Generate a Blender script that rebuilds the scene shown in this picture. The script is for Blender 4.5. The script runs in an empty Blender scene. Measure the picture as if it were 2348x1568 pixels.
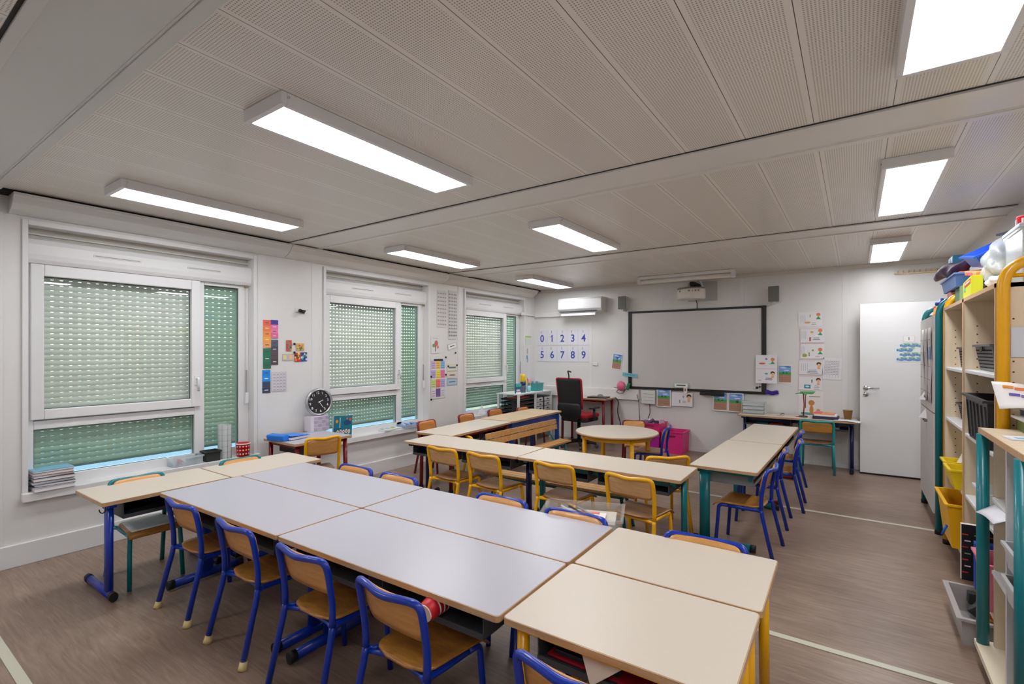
import bpy, math, random
from mathutils import Vector, Matrix, Euler
random.seed(7)
COL = bpy.context.scene.collection
R = math.radians
# ------------------------------------------------------------------ materials
def lin(c):
    return c/12.92 if c <= 0.04045 else ((c+0.055)/1.055)**2.4
def rgb(h):
    h = h.lstrip('#'); return tuple(lin(int(h[i:i+2], 16)/255) for i in (0, 2, 4))+(1,)
def nmat(name):
    m = bpy.data.materials.new(name); m.use_nodes = True
    nt = m.node_tree; b = nt.nodes['Principled BSDF']; return m, nt, b
_mc = {}
def M(h, rough=.5, metal=0, coat=0, bump=0, var=0, scale=30, alpha=1):
    """plain procedural material: base colour with a slight noise variation and bump"""
    k = (h, rough, metal, coat, bump, var, scale, alpha)
    if k in _mc: return _mc[k]
    m, nt, b = nmat('surface_'+h.strip('#'))
    b.inputs['Base Color'].default_value = rgb(h); b.inputs['Roughness'].default_value = rough
    b.inputs['Metallic'].default_value = metal; b.inputs['Coat Weight'].default_value = coat
    b.inputs['Alpha'].default_value = alpha
    if var or bump:
        tc = nt.nodes.new('ShaderNodeTexCoord'); n = nt.nodes.new('ShaderNodeTexNoise')
        n.inputs['Scale'].default_value = scale; n.inputs['Detail'].default_value = 4
        nt.links.new(tc.outputs['Object'], n.inputs['Vector'])
        if var:
            hs = nt.nodes.new('ShaderNodeHueSaturation'); mr = nt.nodes.new('ShaderNodeMapRange')
            mr.inputs['To Min'].default_value = 1-var; mr.inputs['To Max'].default_value = 1+var
            nt.links.new(n.outputs['Fac'], mr.inputs['Value']); nt.links.new(mr.outputs[0], hs.inputs['Value'])
            hs.inputs['Color'].default_value = rgb(h); nt.links.new(hs.outputs[0], b.inputs['Base Color'])
        if bump:
            bp = nt.nodes.new('ShaderNodeBump'); bp.inputs['Strength'].default_value = bump
            bp.inputs['Distance'].default_value = .002
            nt.links.new(n.outputs['Fac'], bp.inputs['Height']); nt.links.new(bp.outputs[0], b.inputs['Normal'])
    _mc[k] = m; return m
def wood(h1, h2, rough=.4, sc=(30, 4, 30), coat=.15):
    k = ('w', h1, h2, rough, sc)
    if k in _mc: return _mc[k]
    m, nt, b = nmat('wood_'+h1.strip('#')); b.inputs['Roughness'].default_value = rough; b.inputs['Coat Weight'].default_value = coat
    tc = nt.nodes.new('ShaderNodeTexCoord'); mp = nt.nodes.new('ShaderNodeMapping'); mp.inputs['Scale'].default_value = sc
    n = nt.nodes.new('ShaderNodeTexNoise'); n.inputs['Scale'].default_value = 1; n.inputs['Detail'].default_value = 5; n.inputs['Distortion'].default_value = .6
    cr = nt.nodes.new('ShaderNodeValToRGB'); cr.color_ramp.elements[0].color = rgb(h1); cr.color_ramp.elements[1].color = rgb(h2)
    cr.color_ramp.elements[0].position = .3; cr.color_ramp.elements[1].position = .7
    nt.links.new(tc.outputs['Object'], mp.inputs[0]); nt.links.new(mp.outputs[0], n.inputs['Vector'])
    nt.links.new(n.outputs['Fac'], cr.inputs[0]); nt.links.new(cr.outputs[0], b.inputs['Base Color'])
    _mc[k] = m; return m
def clear_plastic(h='#e8eeee', t=.35, rough=.15):
    k = ('c', h, t, rough)
    if k in _mc: return _mc[k]
    m, nt, b = nmat('clear_plastic'); b.inputs['Base Color'].default_value = rgb(h); b.inputs['Roughness'].default_value = rough
    tr = nt.nodes.new('ShaderNodeBsdfTransparent'); mx = nt.nodes.new('ShaderNodeMixShader'); mx.inputs[0].default_value = t
    nt.links.new(tr.outputs[0], mx.inputs[1]); nt.links.new(b.outputs[0], mx.inputs[2])
    nt.links.new(mx.outputs[0], nt.nodes['Material Output'].inputs[0]); _mc[k] = m; return m
def glass(h):
    m, nt, b = nmat('window_glass')
    tr = nt.nodes.new('ShaderNodeBsdfTransparent'); tr.inputs[0].default_value = rgb(h)
    gl = nt.nodes.new('ShaderNodeBsdfGlossy'); gl.inputs['Roughness'].default_value = .01
    fr = nt.nodes.new('ShaderNodeFresnel'); ge = nt.nodes.new('ShaderNodeNewGeometry'); io = nt.nodes.new('ShaderNodeMapRange')
    io.inputs['To Min'].default_value = 1.5; io.inputs['To Max'].default_value = 1/1.5; nt.links.new(ge.outputs['Backfacing'], io.inputs[0]); nt.links.new(io.outputs[0], fr.inputs['IOR'])
    mx = nt.nodes.new('ShaderNodeMixShader')
    nt.links.new(fr.outputs[0], mx.inputs[0]); nt.links.new(tr.outputs[0], mx.inputs[1]); nt.links.new(gl.outputs[0], mx.inputs[2])
    nt.links.new(mx.outputs[0], nt.nodes['Material Output'].inputs[0]); return m
def emit(h, s):
    m, nt, b = nmat('lamp_diffuser'); b.inputs['Base Color'].default_value = (0, 0, 0, 1); b.inputs['Roughness'].default_value = 1
    b.inputs['Emission Color'].default_value = rgb(h); b.inputs['Emission Strength'].default_value = s; return m

WALL = M('#dfdedd', .32, bump=.02, scale=3)
WHITE = M('#e0e0e1', .35)
PVC = M('#e4e4e6', .3)
GREYWHITE = M('#cfd0ce', .4)
BLUE = M('#0130a4', .3, coat=.2)
YELLOW = M('#efae00', .3, coat=.2)
TEAL = M('#00757f', .32, coat=.2)
TEAL2 = M('#0a949a', .3, coat=.2)
DRED = M('#7c0c18', .3, coat=.3)
NAVY = M('#0a1860', .3, coat=.3)
BLACK = M('#141414', .5)
DGREY = M('#3c4046', .5)
MGREY = M('#80868a', .5)
CREAM = M('#d8c088', .6)
CHROME = M('#c8c8c8', .2, metal=1)
LAM_BEIGE = M('#d3c8b9', .38, var=.02, scale=90)
LAM_GREY = M('#bcbac4', .3, var=.015, scale=120)
EDGE = wood('#b08c66', '#caa680', .45, (6, 6, 60))
PLY = wood('#c88c48', '#d9a05e', .38, (10, 10, 50))
PLY_DARK = wood('#8a6340', '#a87c50', .35, (12, 40, 12))
PLY_SEAT = wood('#9c662c', '#c0873f', .33, (14, 45, 14))
BENCH = wood('#c08a4a', '#d6a564', .42, (40, 3, 40))
BIRCH = wood('#dcc8aa', '#e6d4b8', .45, (30, 30, 3))
BIRCHEDGE = wood('#c89c70', '#d8b088', .5, (60, 60, 4))

# ------------------------------------------------------------------ mesh builder
class MB:
    def __init__(s): s.v = []; s.f = []; s.m = []; s.sm = []; s.mats = []
    def mi(s, m):
        if m not in s.mats: s.mats.append(m)
        return s.mats.index(m)
    def add(s, vs, fs, m, smooth=False, T=None):
        o = len(s.v); i = s.mi(m)
        s.v += [tuple(T @ Vector(p)) if T else tuple(p) for p in vs]
        for f in fs: s.f.append([o+a for a in f]); s.m.append(i); s.sm.append(smooth)
        return s
    def box(s, a, b, m, T=None):
        x0, y0, z0 = a; x1, y1, z1 = b
        vs = [(x0,y0,z0),(x1,y0,z0),(x1,y1,z0),(x0,y1,z0),(x0,y0,z1),(x1,y0,z1),(x1,y1,z1),(x0,y1,z1)]
        return s.add(vs, [(0,3,2,1),(4,5,6,7),(0,1,5,4),(1,2,6,5),(2,3,7,6),(3,0,4,7)], m, T=T)
    def cb(s, c, d, m, rot=None):
        T = Matrix.Translation(c) @ (Euler(rot).to_matrix().to_4x4() if rot else Matrix())
        return s.box((-d[0]/2,-d[1]/2,-d[2]/2), (d[0]/2,d[1]/2,d[2]/2), m, T)
    def prism(s, poly, z0, z1, m, T=None, smooth=False):
        n = len(poly); vs = [(x,y,z0) for x,y in poly]+[(x,y,z1) for x,y in poly]
        s.add(vs, [tuple(range(n-1,-1,-1)), tuple(range(n,2*n))], m, T=T)
        o = len(s.v)-2*n; i = s.mi(m)
        for k in range(n):
            j = (k+1) % n; s.f.append([o+k,o+j,o+n+j,o+n+k]); s.m.append(i); s.sm.append(smooth)
        return s
    def tube(s, path, r, m, seg=10, cap=True, ry=None):
        P = [Vector(p) for p in path]; n = len(P); vs = []; up = None
        for i, p in enumerate(P):
            t = (P[min(i+1,n-1)]-P[max(i-1,0)]).normalized()
            if up is None:
                a = Vector((0,0,1)) if abs(t.z) < .9 else Vector((1,0,0))
                up = (a - t*a.dot(t)).normalized()
            else: up = (up - t*up.dot(t)).normalized()
            sd = t.cross(up); rr = r[i] if isinstance(r, (list, tuple)) else r; r2 = ry if ry else rr
            for k in range(seg):
                a = 2*math.pi*k/seg; vs.append(p + up*math.cos(a)*rr + sd*math.sin(a)*r2)
        fs = [(i*seg+k, i*seg+(k+1)%seg, (i+1)*seg+(k+1)%seg, (i+1)*seg+k) for i in range(n-1) for k in range(seg)]
        s.add(vs, fs, m, True)
        if cap:
            o = len(s.v)-len(vs); i = s.mi(m)
            s.f.append([o+k for k in range(seg)][::-1]); s.m.append(i); s.sm.append(False)
            s.f.append([o+(n-1)*seg+k for k in range(seg)]); s.m.append(i); s.sm.append(False)
        return s
    def lathe(s, prof, m, seg=24, T=None, smooth=True):
        n = len(prof); vs = [(r*math.cos(2*math.pi*k/seg), r*math.sin(2*math.pi*k/seg), z) for r,z in prof for k in range(seg)]
        fs = [(i*seg+k, i*seg+(k+1)%seg, (i+1)*seg+(k+1)%seg, (i+1)*seg+k) for i in range(n-1) for k in range(seg)]
        return s.add(vs, fs, m, smooth, T)
    def grid(s, fn, nu, nv, m, smooth=True):
        vs = [fn(i/nu, j/nv) for j in range(nv+1) for i in range(nu+1)]; w = nu+1
        return s.add(vs, [(j*w+i, j*w+i+1, (j+1)*w+i+1, (j+1)*w+i) for j in range(nv) for i in range(nu)], m, smooth)
    def tray(s, a, b, m, t=.004, taper=.8, rim=.008, T=None):
        """open box container: a,b corners; bottom smaller by taper"""
        x0,y0,z0 = a; x1,y1,z1 = b; cx,cy = (x0+x1)/2,(y0+y1)/2
        def ring(hx, hy, z): return [(cx-hx,cy-hy,z),(cx+hx,cy-hy,z),(cx+hx,cy+hy,z),(cx-hx,cy+hy,z)]
        hx,hy = (x1-x0)/2,(y1-y0)/2
        rs = [ring(hx*taper,hy*taper,z0), ring(hx-rim,hy-rim,z1-.012), ring(hx,hy,z1-.012), ring(hx,hy,z1), ring(hx-rim-t,hy-rim-t,z1), ring(hx*taper-t,hy*taper-t,z0+t)]
        vs = [p for r_ in rs for p in r_]
        fs = [(3,2,1,0)]+[(i*4+k, i*4+(k+1)%4, (i+1)*4+(k+1)%4, (i+1)*4+k) for i in range(5) for k in range(4)]+[(20,21,22,23)]
        return s.add(vs, fs, m, T=T)
    def build(s, name, parent=None, loc=None, rot=None, bevel=0, solid=0, seg=2, kind=None, smooth_all=False):
        me = bpy.data.meshes.new(name); me.from_pydata([tuple(v) for v in s.v], [], s.f)
        for m in s.mats: me.materials.append(m)
        me.polygons.foreach_set('material_index', s.m); me.polygons.foreach_set('use_smooth', s.sm if not smooth_all else [True]*len(s.sm)); me.update()
        o = bpy.data.objects.new(name, me); COL.objects.link(o)
        if parent: o.parent = parent
        if loc: o.location = loc
        if rot: o.rotation_euler = rot
        if solid:
            md = o.modifiers.new('s', 'SOLIDIFY'); md.thickness = solid; md.offset = 0
        if bevel:
            md = o.modifiers.new('b', 'BEVEL'); md.width = bevel; md.segments = seg; md.limit_method = 'ANGLE'; md.angle_limit = R(40)
        if kind: o['kind'] = kind
        return o
def tag(o, label, cat, group=None, kind=None):
    o['label'] = label; o['category'] = cat
    if group: o['group'] = group
    if kind: o['kind'] = kind
    return o
def empty(name, loc=(0,0,0), rz=0, label=None, cat=None, group=None, rot=None):
    o = bpy.data.objects.new(name, None); COL.objects.link(o); o.location = loc
    o.rotation_euler = rot if rot else (0,0,rz); o.empty_display_size = .1
    if label: tag(o, label, cat, group)
    return o
def fillet(pts, r, n=5):
    P = [Vector(p) for p in pts]; out = [P[0]]
    for i in range(1, len(P)-1):
        rr = r[i-1] if isinstance(r, (list, tuple)) else r
        a = P[i-1]-P[i]; b = P[i+1]-P[i]; rr = min(rr, a.length*.48, b.length*.48)
        p0 = P[i]+a.normalized()*rr; p2 = P[i]+b.normalized()*rr
        for k in range(n+1):
            t = k/n; out.append(p0*(1-t)**2 + P[i]*2*t*(1-t) + p2*t*t)
    out.append(P[-1]); return out
def disc(cx, cy, r, n=14, ry=None): return [(cx+r*math.cos(2*math.pi*k/n), cy+(ry or r)*math.sin(2*math.pi*k/n)) for k in range(n)]
def rrect(x0, y0, x1, y1, r, n=4):
    out = []
    for cx, cy, a0 in ((x1-r,y1-r,0),(x0+r,y1-r,90),(x0+r,y0+r,180),(x1-r,y0+r,270)):
        for k in range(n+1):
            a = R(a0+90*k/n); out.append((cx+r*math.cos(a), cy+r*math.sin(a)))
    return out
def text_faces(txt, size):
    cu = bpy.data.curves.new('t', 'FONT'); cu.body = txt; cu.size = size; cu.align_x = 'CENTER'; cu.align_y = 'CENTER'; cu.resolution_u = 4; cu.offset = size*.018
    o = bpy.data.objects.new('t', cu); me = bpy.data.meshes.new_from_object(o)
    v = [(p.co.x, p.co.y) for p in me.vertices]; f = [tuple(p.vertices) for p in me.polygons]
    bpy.data.objects.remove(o); bpy.data.curves.remove(cu); bpy.data.meshes.remove(me); return v, f

# ------------------------------------------------------------------ setting
XL, XR, YF, YB, H = -.15, 5.44, -1.9, 7.34, 2.5
def floor_mat():
    m, nt, b = nmat('vinyl_wood_floor'); N = nt.nodes.new; L = nt.links.new
    g = N('ShaderNodeNewGeometry'); mp = N('ShaderNodeMapping'); mp.inputs['Scale'].default_value = (1.1, 11, 1)
    L(g.outputs['Position'], mp.inputs[0])
    br = N('ShaderNodeTexBrick'); br.inputs['Scale'].default_value = 1; br.inputs['Brick Width'].default_value = 1.25; br.inputs['Row Height'].default_value = .18
    br.inputs['Mortar Size'].default_value = .0012; br.inputs['Color1'].default_value = (.35,.35,.35,1); br.inputs['Color2'].default_value = (.65,.65,.65,1); br.inputs['Mortar'].default_value = (.1,.1,.1,1)
    L(g.outputs['Position'], br.inputs['Vector'])
    n1 = N('ShaderNodeTexNoise'); n1.inputs['Scale'].default_value = 2.2; n1.inputs['Detail'].default_value = 7; n1.inputs['Distortion'].default_value = 2.2; n1.inputs['Roughness'].default_value = .62
    L(mp.outputs[0], n1.inputs['Vector'])
    n2 = N('ShaderNodeTexNoise'); n2.inputs['Scale'].default_value = 1.6; n2.inputs['Detail'].default_value = 3; L(g.outputs['Position'], n2.inputs['Vector'])
    mp3 = N('ShaderNodeMapping'); mp3.inputs['Scale'].default_value = (3, 60, 1); L(g.outputs['Position'], mp3.inputs[0])
    n3 = N('ShaderNodeTexNoise'); n3.inputs['Scale'].default_value = 1.5; n3.inputs['Detail'].default_value = 4; n3.inputs['Distortion'].default_value = .8; L(mp3.outputs[0], n3.inputs['Vector'])
    a = N('ShaderNodeMath'); a.operation = 'ADD'; L(n1.outputs['Fac'], a.inputs[0]); L(n2.outputs['Fac'], a.inputs[1])
    c = N('ShaderNodeMath'); c.operation = 'MULTIPLY_ADD'; c.inputs[1].default_value = .12; L(br.outputs['Color'], c.inputs[0]); L(a.outputs[0], c.inputs[2])
    d = N('ShaderNodeMath'); d.operation = 'MULTIPLY_ADD'; d.inputs[1].default_value = .35; L(n3.outputs['Fac'], d.inputs[0]); L(c.outputs[0], d.inputs[2])
    mr = N('ShaderNodeMapRange'); mr.inputs['From Min'].default_value = .85; mr.inputs['From Max'].default_value = 1.65; L(d.outputs[0], mr.inputs[0])
    cr = N('ShaderNodeValToRGB'); e = cr.color_ramp.elements; e[0].color = rgb('#6d584a'); e[1].color = rgb('#a89484')
    e.new(.5).color = rgb('#8c7667'); L(mr.outputs[0], cr.inputs[0]); L(cr.outputs[0], b.inputs['Base Color'])
    b.inputs['Roughness'].default_value = .36
    bp = N('ShaderNodeBump'); bp.inputs['Strength'].default_value = .15; bp.inputs['Distance'].default_value = .001; L(d.outputs[0], bp.inputs['Height']); L(bp.outputs[0], b.inputs['Normal'])
    return m
def ceil_mat():
    m, nt, b = nmat('perforated_ceiling_panel'); N = nt.nodes.new; L = nt.links.new
    g = N('ShaderNodeNewGeometry'); s = N('ShaderNodeSeparateXYZ'); L(g.outputs['Position'], s.inputs[0])
    def mth(op, a, b_=None, c=None):
        n = N('ShaderNodeMath'); n.operation = op
        for i, v in enumerate((a, b_, c)):
            if v is None: continue
            if isinstance(v, (int, float)): n.inputs[i].default_value = v
            else: L(v, n.inputs[i])
        return n.outputs[0]
    def cell(src, off, pitch):   # signed distance from the cell centre, in metres
        f = mth('FRACT', mth('DIVIDE', mth('SUBTRACT', src, off), pitch))
        return mth('MULTIPLY', mth('SUBTRACT', f, .5), pitch)
    dx = cell(s.outputs[0], 3.746, .0105); dy = cell(s.outputs[1], 0, .0105)
    r = mth('SQRT', mth('ADD', mth('MULTIPLY', dx, dx), mth('MULTIPLY', dy, dy)))
    hole = mth('LESS_THAN', r, .0030)
    px = cell(s.outputs[0], 3.746, .2895)                     # panel 0.29 m wide
    ed = mth('SUBTRACT', .2895/2, mth('ABSOLUTE', px))        # distance from the seam
    hole = mth('MULTIPLY', hole, mth('GREATER_THAN', ed, .02))
    seam = mth('LESS_THAN', ed, .0014)
    lip = mth('MULTIPLY', mth('LESS_THAN', ed, .014), mth('GREATER_THAN', ed, .010))
    mx = N('ShaderNodeMixRGB'); mx.inputs[1].default_value = rgb('#e9e4dc'); mx.inputs[2].default_value = rgb('#a8a299'); L(hole, mx.inputs[0])
    m2 = N('ShaderNodeMixRGB'); m2.inputs[2].default_value = rgb('#4a4742'); L(mx.outputs[0], m2.inputs[1]); L(seam, m2.inputs[0])
    L(m2.outputs[0], b.inputs['Base Color']); b.inputs['Roughness'].default_value = .3; b.inputs['Specular IOR Level'].default_value = .55
    hh = mth('SUBTRACT', lip, seam); n = N('ShaderNodeTexNoise'); n.inputs['Scale'].default_value = 2.2; L(g.outputs['Position'], n.inputs['Vector'])
    hh = mth('ADD', hh, mth('MULTIPLY', n.outputs['Fac'], .8))
    bp = N('ShaderNodeBump'); bp.inputs['Strength'].default_value = .35; bp.inputs['Distance'].default_value = .002; L(hh, bp.inputs['Height']); L(bp.outputs[0], b.inputs['Normal'])
    return m
CEIL = ceil_mat(); BEAM = M('#e2dfda', .3); BEAMG = M('#cfd0cc', .35)
MB().box((XL-.25,YF-.1,-.1),(XR+.1,YB+.1,0),floor_mat()).build('floor',kind='structure')
MB().box((XL-.25,YF-.1,H),(XR+.1,YB+.1,H+.1),CEIL).build('ceiling',kind='structure')
# left wall with three window openings
WX = [0, 2.30, 4.59]; OY0, OY1, OZ0, OZ1 = .86, 2.39, .46, 2.31
wl = MB(); ys = [YF] ; T = XL-.2
prev = YF
for w in WX:
    wl.box((T,prev,0),(XL,OY0+w,H),WALL); wl.box((T,OY0+w,0),(XL,OY1+w,OZ0),WALL); wl.box((T,OY0+w,OZ1),(XL,OY1+w,H),WALL); prev = OY1+w
wl.box((T,prev,0),(XL,YB,H),WALL); wl.build('wall_left',kind='structure')
MB().box((XL-.2,YB,0),(XR+.1,YB+.1,H),WALL).build('wall_back',kind='structure')
MB().box((XR,YF,0),(XR+.1,YB,H),WALL).build('wall_right',kind='structure')
MB().box((XL-.2,YF-.1,0),(XR+.1,YF,H),WALL).build('wall_front',kind='structure')
MB().box((XL,YF,0),(XL+.022,YB,.15),WHITE).build('baseboard_left',kind='structure',bevel=.004)
MB().box((XL+.03,YB-.012,0),(XR,YB,.05),WHITE).build('baseboard_back',kind='structure')
tn = [0]
def trim(mb, bevel=.003):
    tn[0] += 1; return mb.build('trim_%d' % tn[0], kind='structure', bevel=bevel)
# joints between the modules: ceiling covers and floor strips
for y0, y1 in ((.36,.72),(2.66,3.02),(4.96,5.32)):
    b = MB(); m = BEAMG if y0 < 1 else BEAM
    b.box((XL,y0+.012,H-.012),(XR,y0+.05,H),m); b.box((XL,y0+.05,H-.006),(XR,y1-.05,H),m); b.box((XL,y1-.05,H-.014),(XR,y1-.008,H),m)
    b.box((XL,y0,H-.003),(XR,y0+.012,H),M('#2e2c2a',.8)); b.box((XL,y1-.06,H-.009),(XR,y1-.05,H),m)
    trim(b)
STRIP = M('#c9c6b4', .4)
for y in (.54, 2.83, 5.19): trim(MB().box((XL+.03,y-.02,0),(XR,y+.02,.004),STRIP), .001)
# cornice along the left wall, one length per module, dark shadow gap above it
def cornice(y0, y1, m):
    prof = [(XL,2.365),(XL+.02,2.365),(XL+.075,2.385),(XL+.13,2.42),(.0,2.455),(.015,2.465),(.015,2.482),(XL,2.482)]
    T_ = Matrix(((1,0,0,0),(0,0,1,0),(0,1,0,0),(0,0,0,1)))
    b = MB(); b.prism(prof, y0, y1, m, T_); return trim(b, 0)
cornice(YF, .68, BEAMG); cornice(.765, 2.685, M('#d8d9d6',.4)); cornice(2.69, 4.96, M('#dedbd5',.4)); cornice(4.965, 7.2, M('#dad6cf',.4))
trim(MB().box((XL,YF,2.482),(-.02,YB,2.5),M('#1c1b1a',.9)), 0)
# wall joint covers
for y in (.70, 2.475, 3.035, 5.33, 7.15): trim(MB().box((XL,y-.04,.15),(XL+.004,y+.04,2.37),WHITE))
for x in (.93, 2.09, 3.21, 4.38): trim(MB().box((x-.03,YB-.004,.05),(x+.03,YB,H-.06),WHITE))
trim(MB().box((XL,YB-.012,H-.05),(XR,YB,H),M('#d2cdc6',.4)))
trim(MB().box((XL,YB-.05,.69),(1.76,YB,.85),M('#e4e2e2',.35)), .004)     # service channel on the back wall
trim(MB().box((XL,YB-.045,2.03),(.50,YB,2.10),WHITE), .004)
trim(MB().box((XL,6.9,2.05),(XL+.03,YB,2.10),WHITE), .004)

GL_SASH = glass('#f6f9f6'); GL_SIDE = glass('#e8f3ed'); SHUT = M('#e2e5e3', .45)
def window(i, w):
    root = empty('window_%d' % (i+1), (XL, w, 0)); root['kind'] = 'structure'
    def P(mb, name, bevel=.003, par=root, **k): o = mb.build(name, par, bevel=bevel, **k); return o
    a, b = .86, 2.39
    t = MB(); t.box((0,a-.03,OZ0-.03),(.018,a,OZ1+.035),WHITE); t.box((0,b,OZ0-.03),(.018,b+.03,OZ1+.035),WHITE); t.box((0,a,OZ1),(.018,b,OZ1+.035),WHITE)
    P(t, 'window_trim')
    s = MB(); s.box((-.20,a,OZ0-.02),(.0,b,OZ0+.025),WHITE); s.box((0,a-.035,OZ0-.035),(.05,b+.05,OZ0+.025),WHITE); P(s, 'window_sill', .006)
    rb = MB()   # roller shutter casing with two vent grilles
    prof = [(-.20,2.06),(-.045,2.06),(-.03,2.085),(-.025,2.12),(-.025,2.19),(-.04,2.225),(-.07,2.24),(-.20,2.24)]
    T_ = Matrix(((1,0,0,0),(0,0,1,0),(0,1,0,0),(0,0,0,1))); rb.prism(prof, a, b-.0, WHITE, T_)
    rb.box((-.2,a,2.24),(-.10,b,OZ1),M('#bdb9ae',.5)); rb.box((-.10,a,2.262),(-.085,b,2.274),GREYWHITE)
    box = P(rb, 'shutter_box')
    for y0, y1 in ((1.22,1.52),(1.85,2.12)):
        v = MB(); v.box((-.025,y0,2.148),(-.021,y1,2.166),M('#d4d4d4',.4)); v.box((-.0215,y0+.01,2.155),(-.0195,y1-.01,2.159),M('#8a8a8a',.5)); P(v, 'air_vent', .001, box)
    f = MB()    # fixed frame
    f.box((-.15,a,OZ0+.02),(-.08,.905,2.06),PVC); f.box((-.15,2.30,OZ0+.02),(-.08,b,2.06),PVC); f.box((-.15,1.925,OZ0+.02),(-.08,2.005,2.06),PVC)
    f.box((-.15,.905,OZ0+.02),(-.08,2.30,.555),PVC); f.box((-.15,2.005,2.03),(-.08,2.30,2.06),PVC); f.box((-.15,.905,.895),(-.08,1.925,.955),PVC)
    P(f, 'window_frame', .004)
    sa = MB(); x0, x1 = -.13, -.055; y0, y1, z0, z1 = .885, 1.965, .965, 2.062; g = .07
    sa.box((x0,y0,z0),(x1,y0+g,z1),PVC); sa.box((x0,y1-g,z0),(x1,y1,z1),PVC); sa.box((x0,y0+g,z0),(x1,y1-g,z0+g),PVC); sa.box((x0,y0+g,z1-.085),(x1,y1-g,z1),PVC)
    sash = P(sa, 'sash', .006)
    h = MB(); h.box((-.055,1.915,1.155),(-.045,1.945,1.235),PVC); h.tube([(-.05,1.93,1.21),(-.015,1.93,1.21),(-.012,1.93,1.20),(-.012,1.93,1.10)],.009,PVC); P(h, 'handle', 0, sash)
    P(MB().box((-.10,y0+g,z0+g),(-.095,y1-g,z1-.085),GL_SASH), 'sash_glass', 0, sash)
    P(MB().box((-.11,2.005,.555),(-.105,2.30,2.03),GL_SIDE), 'side_glass', 0)
    P(MB().box((-.11,.905,.555),(-.105,1.925,.895),GL_SIDE), 'lower_glass', 0)
    gs = MB()   # dark gaskets
    for (p0,q0,p1,q1,xx) in ((y0+g,z0+g,y1-g,z1-.085,-.094),(2.005,.555,2.30,2.03,-.104),(.905,.555,1.925,.895,-.104)):
        e = .006; D = M('#3e4a48',.6)
        gs.box((xx,p0,q0),(xx+.004,p0+e,q1),D); gs.box((xx,p1-e,q0),(xx+.004,p1,q1),D); gs.box((xx,p0,q0),(xx+.004,p1,q0+e*.6),D); gs.box((xx,p0,q1-e),(xx+.004,p1,q1),D)
    P(gs, 'glazing_gasket', 0)
    # roller shutter outside the glass: convex slats joined by tabs that leave a row of light slots
    sh = MB(); z = .60; pitch = .039; k = 0; gap = .0018 if i == 0 else .0055
    while z < 2.05:
        pr = [(0,0),(.004,.009),(.0055,.018),(.004,.027),(0,.0385-gap)]
        vs = [(-.155+.0+px, yy, z+pz) for yy in (.87,2.38) for px,pz in pr]
        sh.add(vs, [(j,j+1,j+6,j+5) for j in range(4)], SHUT, True)
        y = .87; wd = .034 if i == 0 else .026; st = .052 if i == 0 else .042
        while y < 2.38:
            sh.box((-.157,y,z+.0385-gap-.001),(-.154,min(y+wd,2.38),z+.040),SHUT); y += st
        z += pitch
    sh.box((-.163,.87,.585),(-.15,2.38,.601),M('#9aa09c',.5))
    P(sh, 'roller_shutter', 0)
    st = MB(); st.box((-.04,2.343,1.27),(-.036,2.353,2.05),M('#d8d6d0',.7)); P(st, 'shutter_strap', 0)
    P(MB().box((-.042,2.335,.96),(-.022,2.362,1.06),PVC).box((-.040,2.339,1.06),(-.034,2.358,1.27),M('#9c9a9a',.5)), 'strap_winder', .003)
    P(MB().box((-.045,2.33,2.035),(-.02,2.36,2.06),M('#8f806a',.6)), 'strap_guide', .003)
for i, w in enumerate(WX): window(i, w)
# ground outside the windows
MB().box((-9,-6,-.5),(XL-.4,12,-.4),M('#a8b0b4',.9)).build('ground_outside',kind='structure')

# ceiling lights
LAMP = emit('#f8f9fb', 12)
def fixture(cx, cy, label, lx=.30, ly=1.20):
    r = empty('ceiling_light', (cx,cy,H-.055), 0, label, 'ceiling light', 'ceiling light panels')
    b = MB(); x, y = lx/2, ly/2; e = .024
    b.box((-x,-y,.0),(x,-y+e,.054),WHITE); b.box((-x,y-e,.0),(x,y,.054),WHITE); b.box((-x,-y+e,.0),(-x+e,y-e,.054),WHITE); b.box((x-e,-y+e,.0),(x,y-e,.054),WHITE)
    b.box((-x+e,-y+e,.03),(x-e,y-e,.054),WHITE); f = b.build('frame', r, bevel=.002)
    for sx in (-1,1):
        s = MB().lathe([(0,-.001),(.005,-.001),(.005,.002)], M('#6a6a6a',.4), 8, Matrix.Translation((sx*(x+.0005)*1,-y+.03,.035)) @ Matrix.Rotation(R(90*sx),4,'Y')); s.build('screw', r)
    MB().box((-x+e,-y+e,.004),(x-e,y-e,.012),LAMP).build('diffuser', r)
rowlab = ['nearest row', 'middle row', 'far row']
for ri, cy in enumerate((1.69, 3.97, 6.33)):
    for cx, nm in ((.68, 'leftmost, by the windows'), (2.44, 'in the middle'), (4.75, 'rightmost, towards the shelves')):
        if ri == 2 and cx == 2.44: continue
        fixture(cx, cy, 'lit rectangular white ceiling light of the %s, %s' % (rowlab[ri], nm))
for cx, side in ((.68, 'window'), (4.75, 'shelf')): fixture(cx, -.62, 'added fill light shaped as a ceiling panel, unseen behind the camera on the %s side' % side)  # two unseen panels added behind the camera to brighten the near floor and walls
t = empty('tube_light', (2.58,6.80,H-.075), 0, 'long white unlit tube light on the ceiling above the projector', 'ceiling light')
MB().box((-.64,-.04,.03),(.64,.04,.074),WHITE).build('housing', t, bevel=.01)
MB().tube([(-.60,0,.0),(.60,0,.0)],.03,M('#e6e2dc',.3),14).build('tube_cover', t)
for sx in (-1,1): MB().box((sx*.62-.025,-.038,-.03),(sx*.62+.025,.038,.05),WHITE).build('end_cap', t, bevel=.008)

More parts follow.
